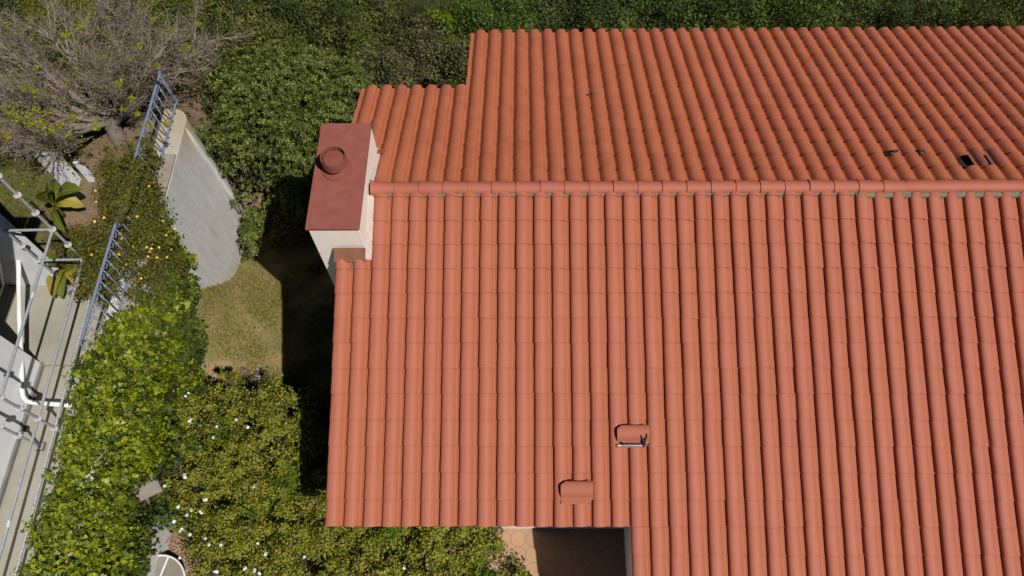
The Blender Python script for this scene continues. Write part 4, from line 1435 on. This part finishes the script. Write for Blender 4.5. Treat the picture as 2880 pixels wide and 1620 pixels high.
Ce = np.repeat(edge, 3, 0) + RNG.normal(size=(3 * len(edge), 3)) * [.06, .06, .05]; Ce[:, 2] -= np.tile([.3, .7, 1.1], len(edge)) + .1
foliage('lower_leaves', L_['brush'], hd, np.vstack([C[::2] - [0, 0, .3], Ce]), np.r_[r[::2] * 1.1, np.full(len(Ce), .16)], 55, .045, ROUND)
stems('branches', M['dry_stem'], hd, [(x, y, -5) for x in (-3.2, -2.4, -1.6, -.6, .6) for y in (-3.2, -4.4)], C, r, 4200, .008)
# upright shoots along the rear edge
k = 260
A = np.array(W([((RNG.uniform(380, 785), RNG.uniform(985, 1040), -3.45) if q_ % 3 else (RNG.uniform(755, 800), RNG.uniform(1000, 1290), -3.35)) for q_ in range(k)]))
Bq = A + unit(RNG.normal(size=(k, 3)) * [.35, .35, .1] + [0, .25, 1]) * RNG.uniform(.12, .34, k)[:, None]
V, F = twig_tubes(A, Bq, .004, .002)
np_mesh('shoots', V, F, M['stem'], hd)
P = (A[:, None] + (Bq - A)[:, None] * np.linspace(.2, 1, 9)[None, :, None]).reshape(-1, 3) + RNG.normal(size=(k * 9, 3)) * .018
V, F = leaf_arrays(P, RNG.normal(size=P.shape) * .8 + [0, 0, .6], RNG.uniform(.03, .05, len(P)), ROUND)
np_mesh('shoot_leaves', V, F, L_['plumbago'], hd)
fl_px = [(468, 996), (400, 1050), (480, 1055), (475, 1060), (595, 1055), (623, 1075), (545, 1073), (437, 1075), (392, 1072), (385, 1108), (465, 1200), (517, 1258), (414, 1222), (470, 1300), (447, 1277), (481, 1285), (505, 1290), (438, 1312), (455, 1332),
         (478, 1345), (516, 1355), (632, 1330), (650, 1365), (670, 1395), (525, 1372), (556, 1371), (453, 1402), (765, 1403), (615, 1432), (640, 1437), (650, 1443), (545, 1440), (1015, 1428), (638, 1225), (502, 1120), (535, 1100)]
for x_, y_ in fl_px:
    c0 = at(x_, y_, -3.06 if y_ < 1330 else -3.3)
    for q in range(2):
        c = c0 + RNG.normal(size=3) * [.022, .022, .01] * (1 if q else .3)
        if q and RNG.uniform() < .55: continue
        flower_mesh('flower', c, (RNG.normal() * .35 + .15, RNG.normal() * .35 - .3, 1), RNG.uniform(.022, .034), 5, M['petal_white'], hd)

# --- banana plants
def banana(label, c, leaves, zb=-3.4):
    o = plant('banana_plant', label, 'banana plant', (c[0], c[1], zb), 'banana plants beside the scaffold')
    MB().tube([(c[0], c[1], zb), (c[0], c[1], zb + .35)], [.06, .035], 10).build('stalk', L_['banana'], o, smooth=True)
    for (tx, ty, dz, wd, old) in leaves:
        p0 = np.array([c[0], c[1], zb + .3])
        p2 = np.array([tx, ty, zb + dz])
        n = 12
        V, F = [], []
        side = np.cross(p2 - p0, [0, 0, 1.0]); side /= np.linalg.norm(side)
        roll = RNG.normal() * .25
        for i in range(n + 1):
            t = i / n
            p = p0 + (p2 - p0) * t + np.array([0, 0, .30]) * math.sin(math.pi * t) * .8
            ww = 1.35 * wd * max(0, math.sin(math.pi * min(1, max(0, (t - .18) / .82)) ** .8)) ** .6 * (1 + .06 * RNG.normal()) + .008
            up = np.array([0, 0, 1.0])
            V += [p - side * ww + up * (ww * (.30 + roll)), p - up * 0.0, p + side * ww + up * (ww * (.30 - roll))]
        for i in range(n):
            a = i * 3
            F += [(a, a + 1, a + 4, a + 3), (a + 1, a + 2, a + 5, a + 4)]
        lf_ = np_mesh('leaf', V, F, L_['banana_old' if old else 'banana'], o, smooth=True)
        MB().tube([(p0 + (p2 - p0) * t + np.array([0, 0, .30 * .8 * math.sin(math.pi * t) + .004])) for t in np.linspace(0, .95, 10)], list(np.linspace(.014, .003, 10)), 5).build('midrib', L_['sprig'], lf_, smooth=True)
    return o


def lv(xd, yd, z, wd, old=False):
    p = at(xd, yd, z)
    return (p[0], p[1], z + 3.4, wd, old)


banana('upright green banana plant on bare soil above the scaffold joints', at(160, 545, -3.4),
       [lv(115, 480, -2.5, .17), lv(150, 470, -2.3, .09), lv(205, 478, -2.5, .13), lv(165, 585, -2.8, .06), lv(212, 520, -3.0, .10, True)])
banana('yellowing banana plant drooping between the scaffold legs and patio', at(205, 690, -3.4),
       [lv(118, 672, -2.8, .14), lv(135, 750, -3.0, .13, True), lv(155, 752, -3.05, .08), lv(215, 730, -3.0, .09, True)])

# low ground plants beside the patio
bush('ground_shrub', 'low olive brown shrub on the soil between banana plants and railing', 'shrub', [(120, 640, -3.1), (140, 600, -3.1), (215, 590, -3.0), (240, 640, -2.9), (235, 730, -2.95), (170, 735, -3.1), (190, 690, -3.1)], L_['broom'], 60, .10, .2, 180, .04, low=False, twigs=300, base_z=-3.4)
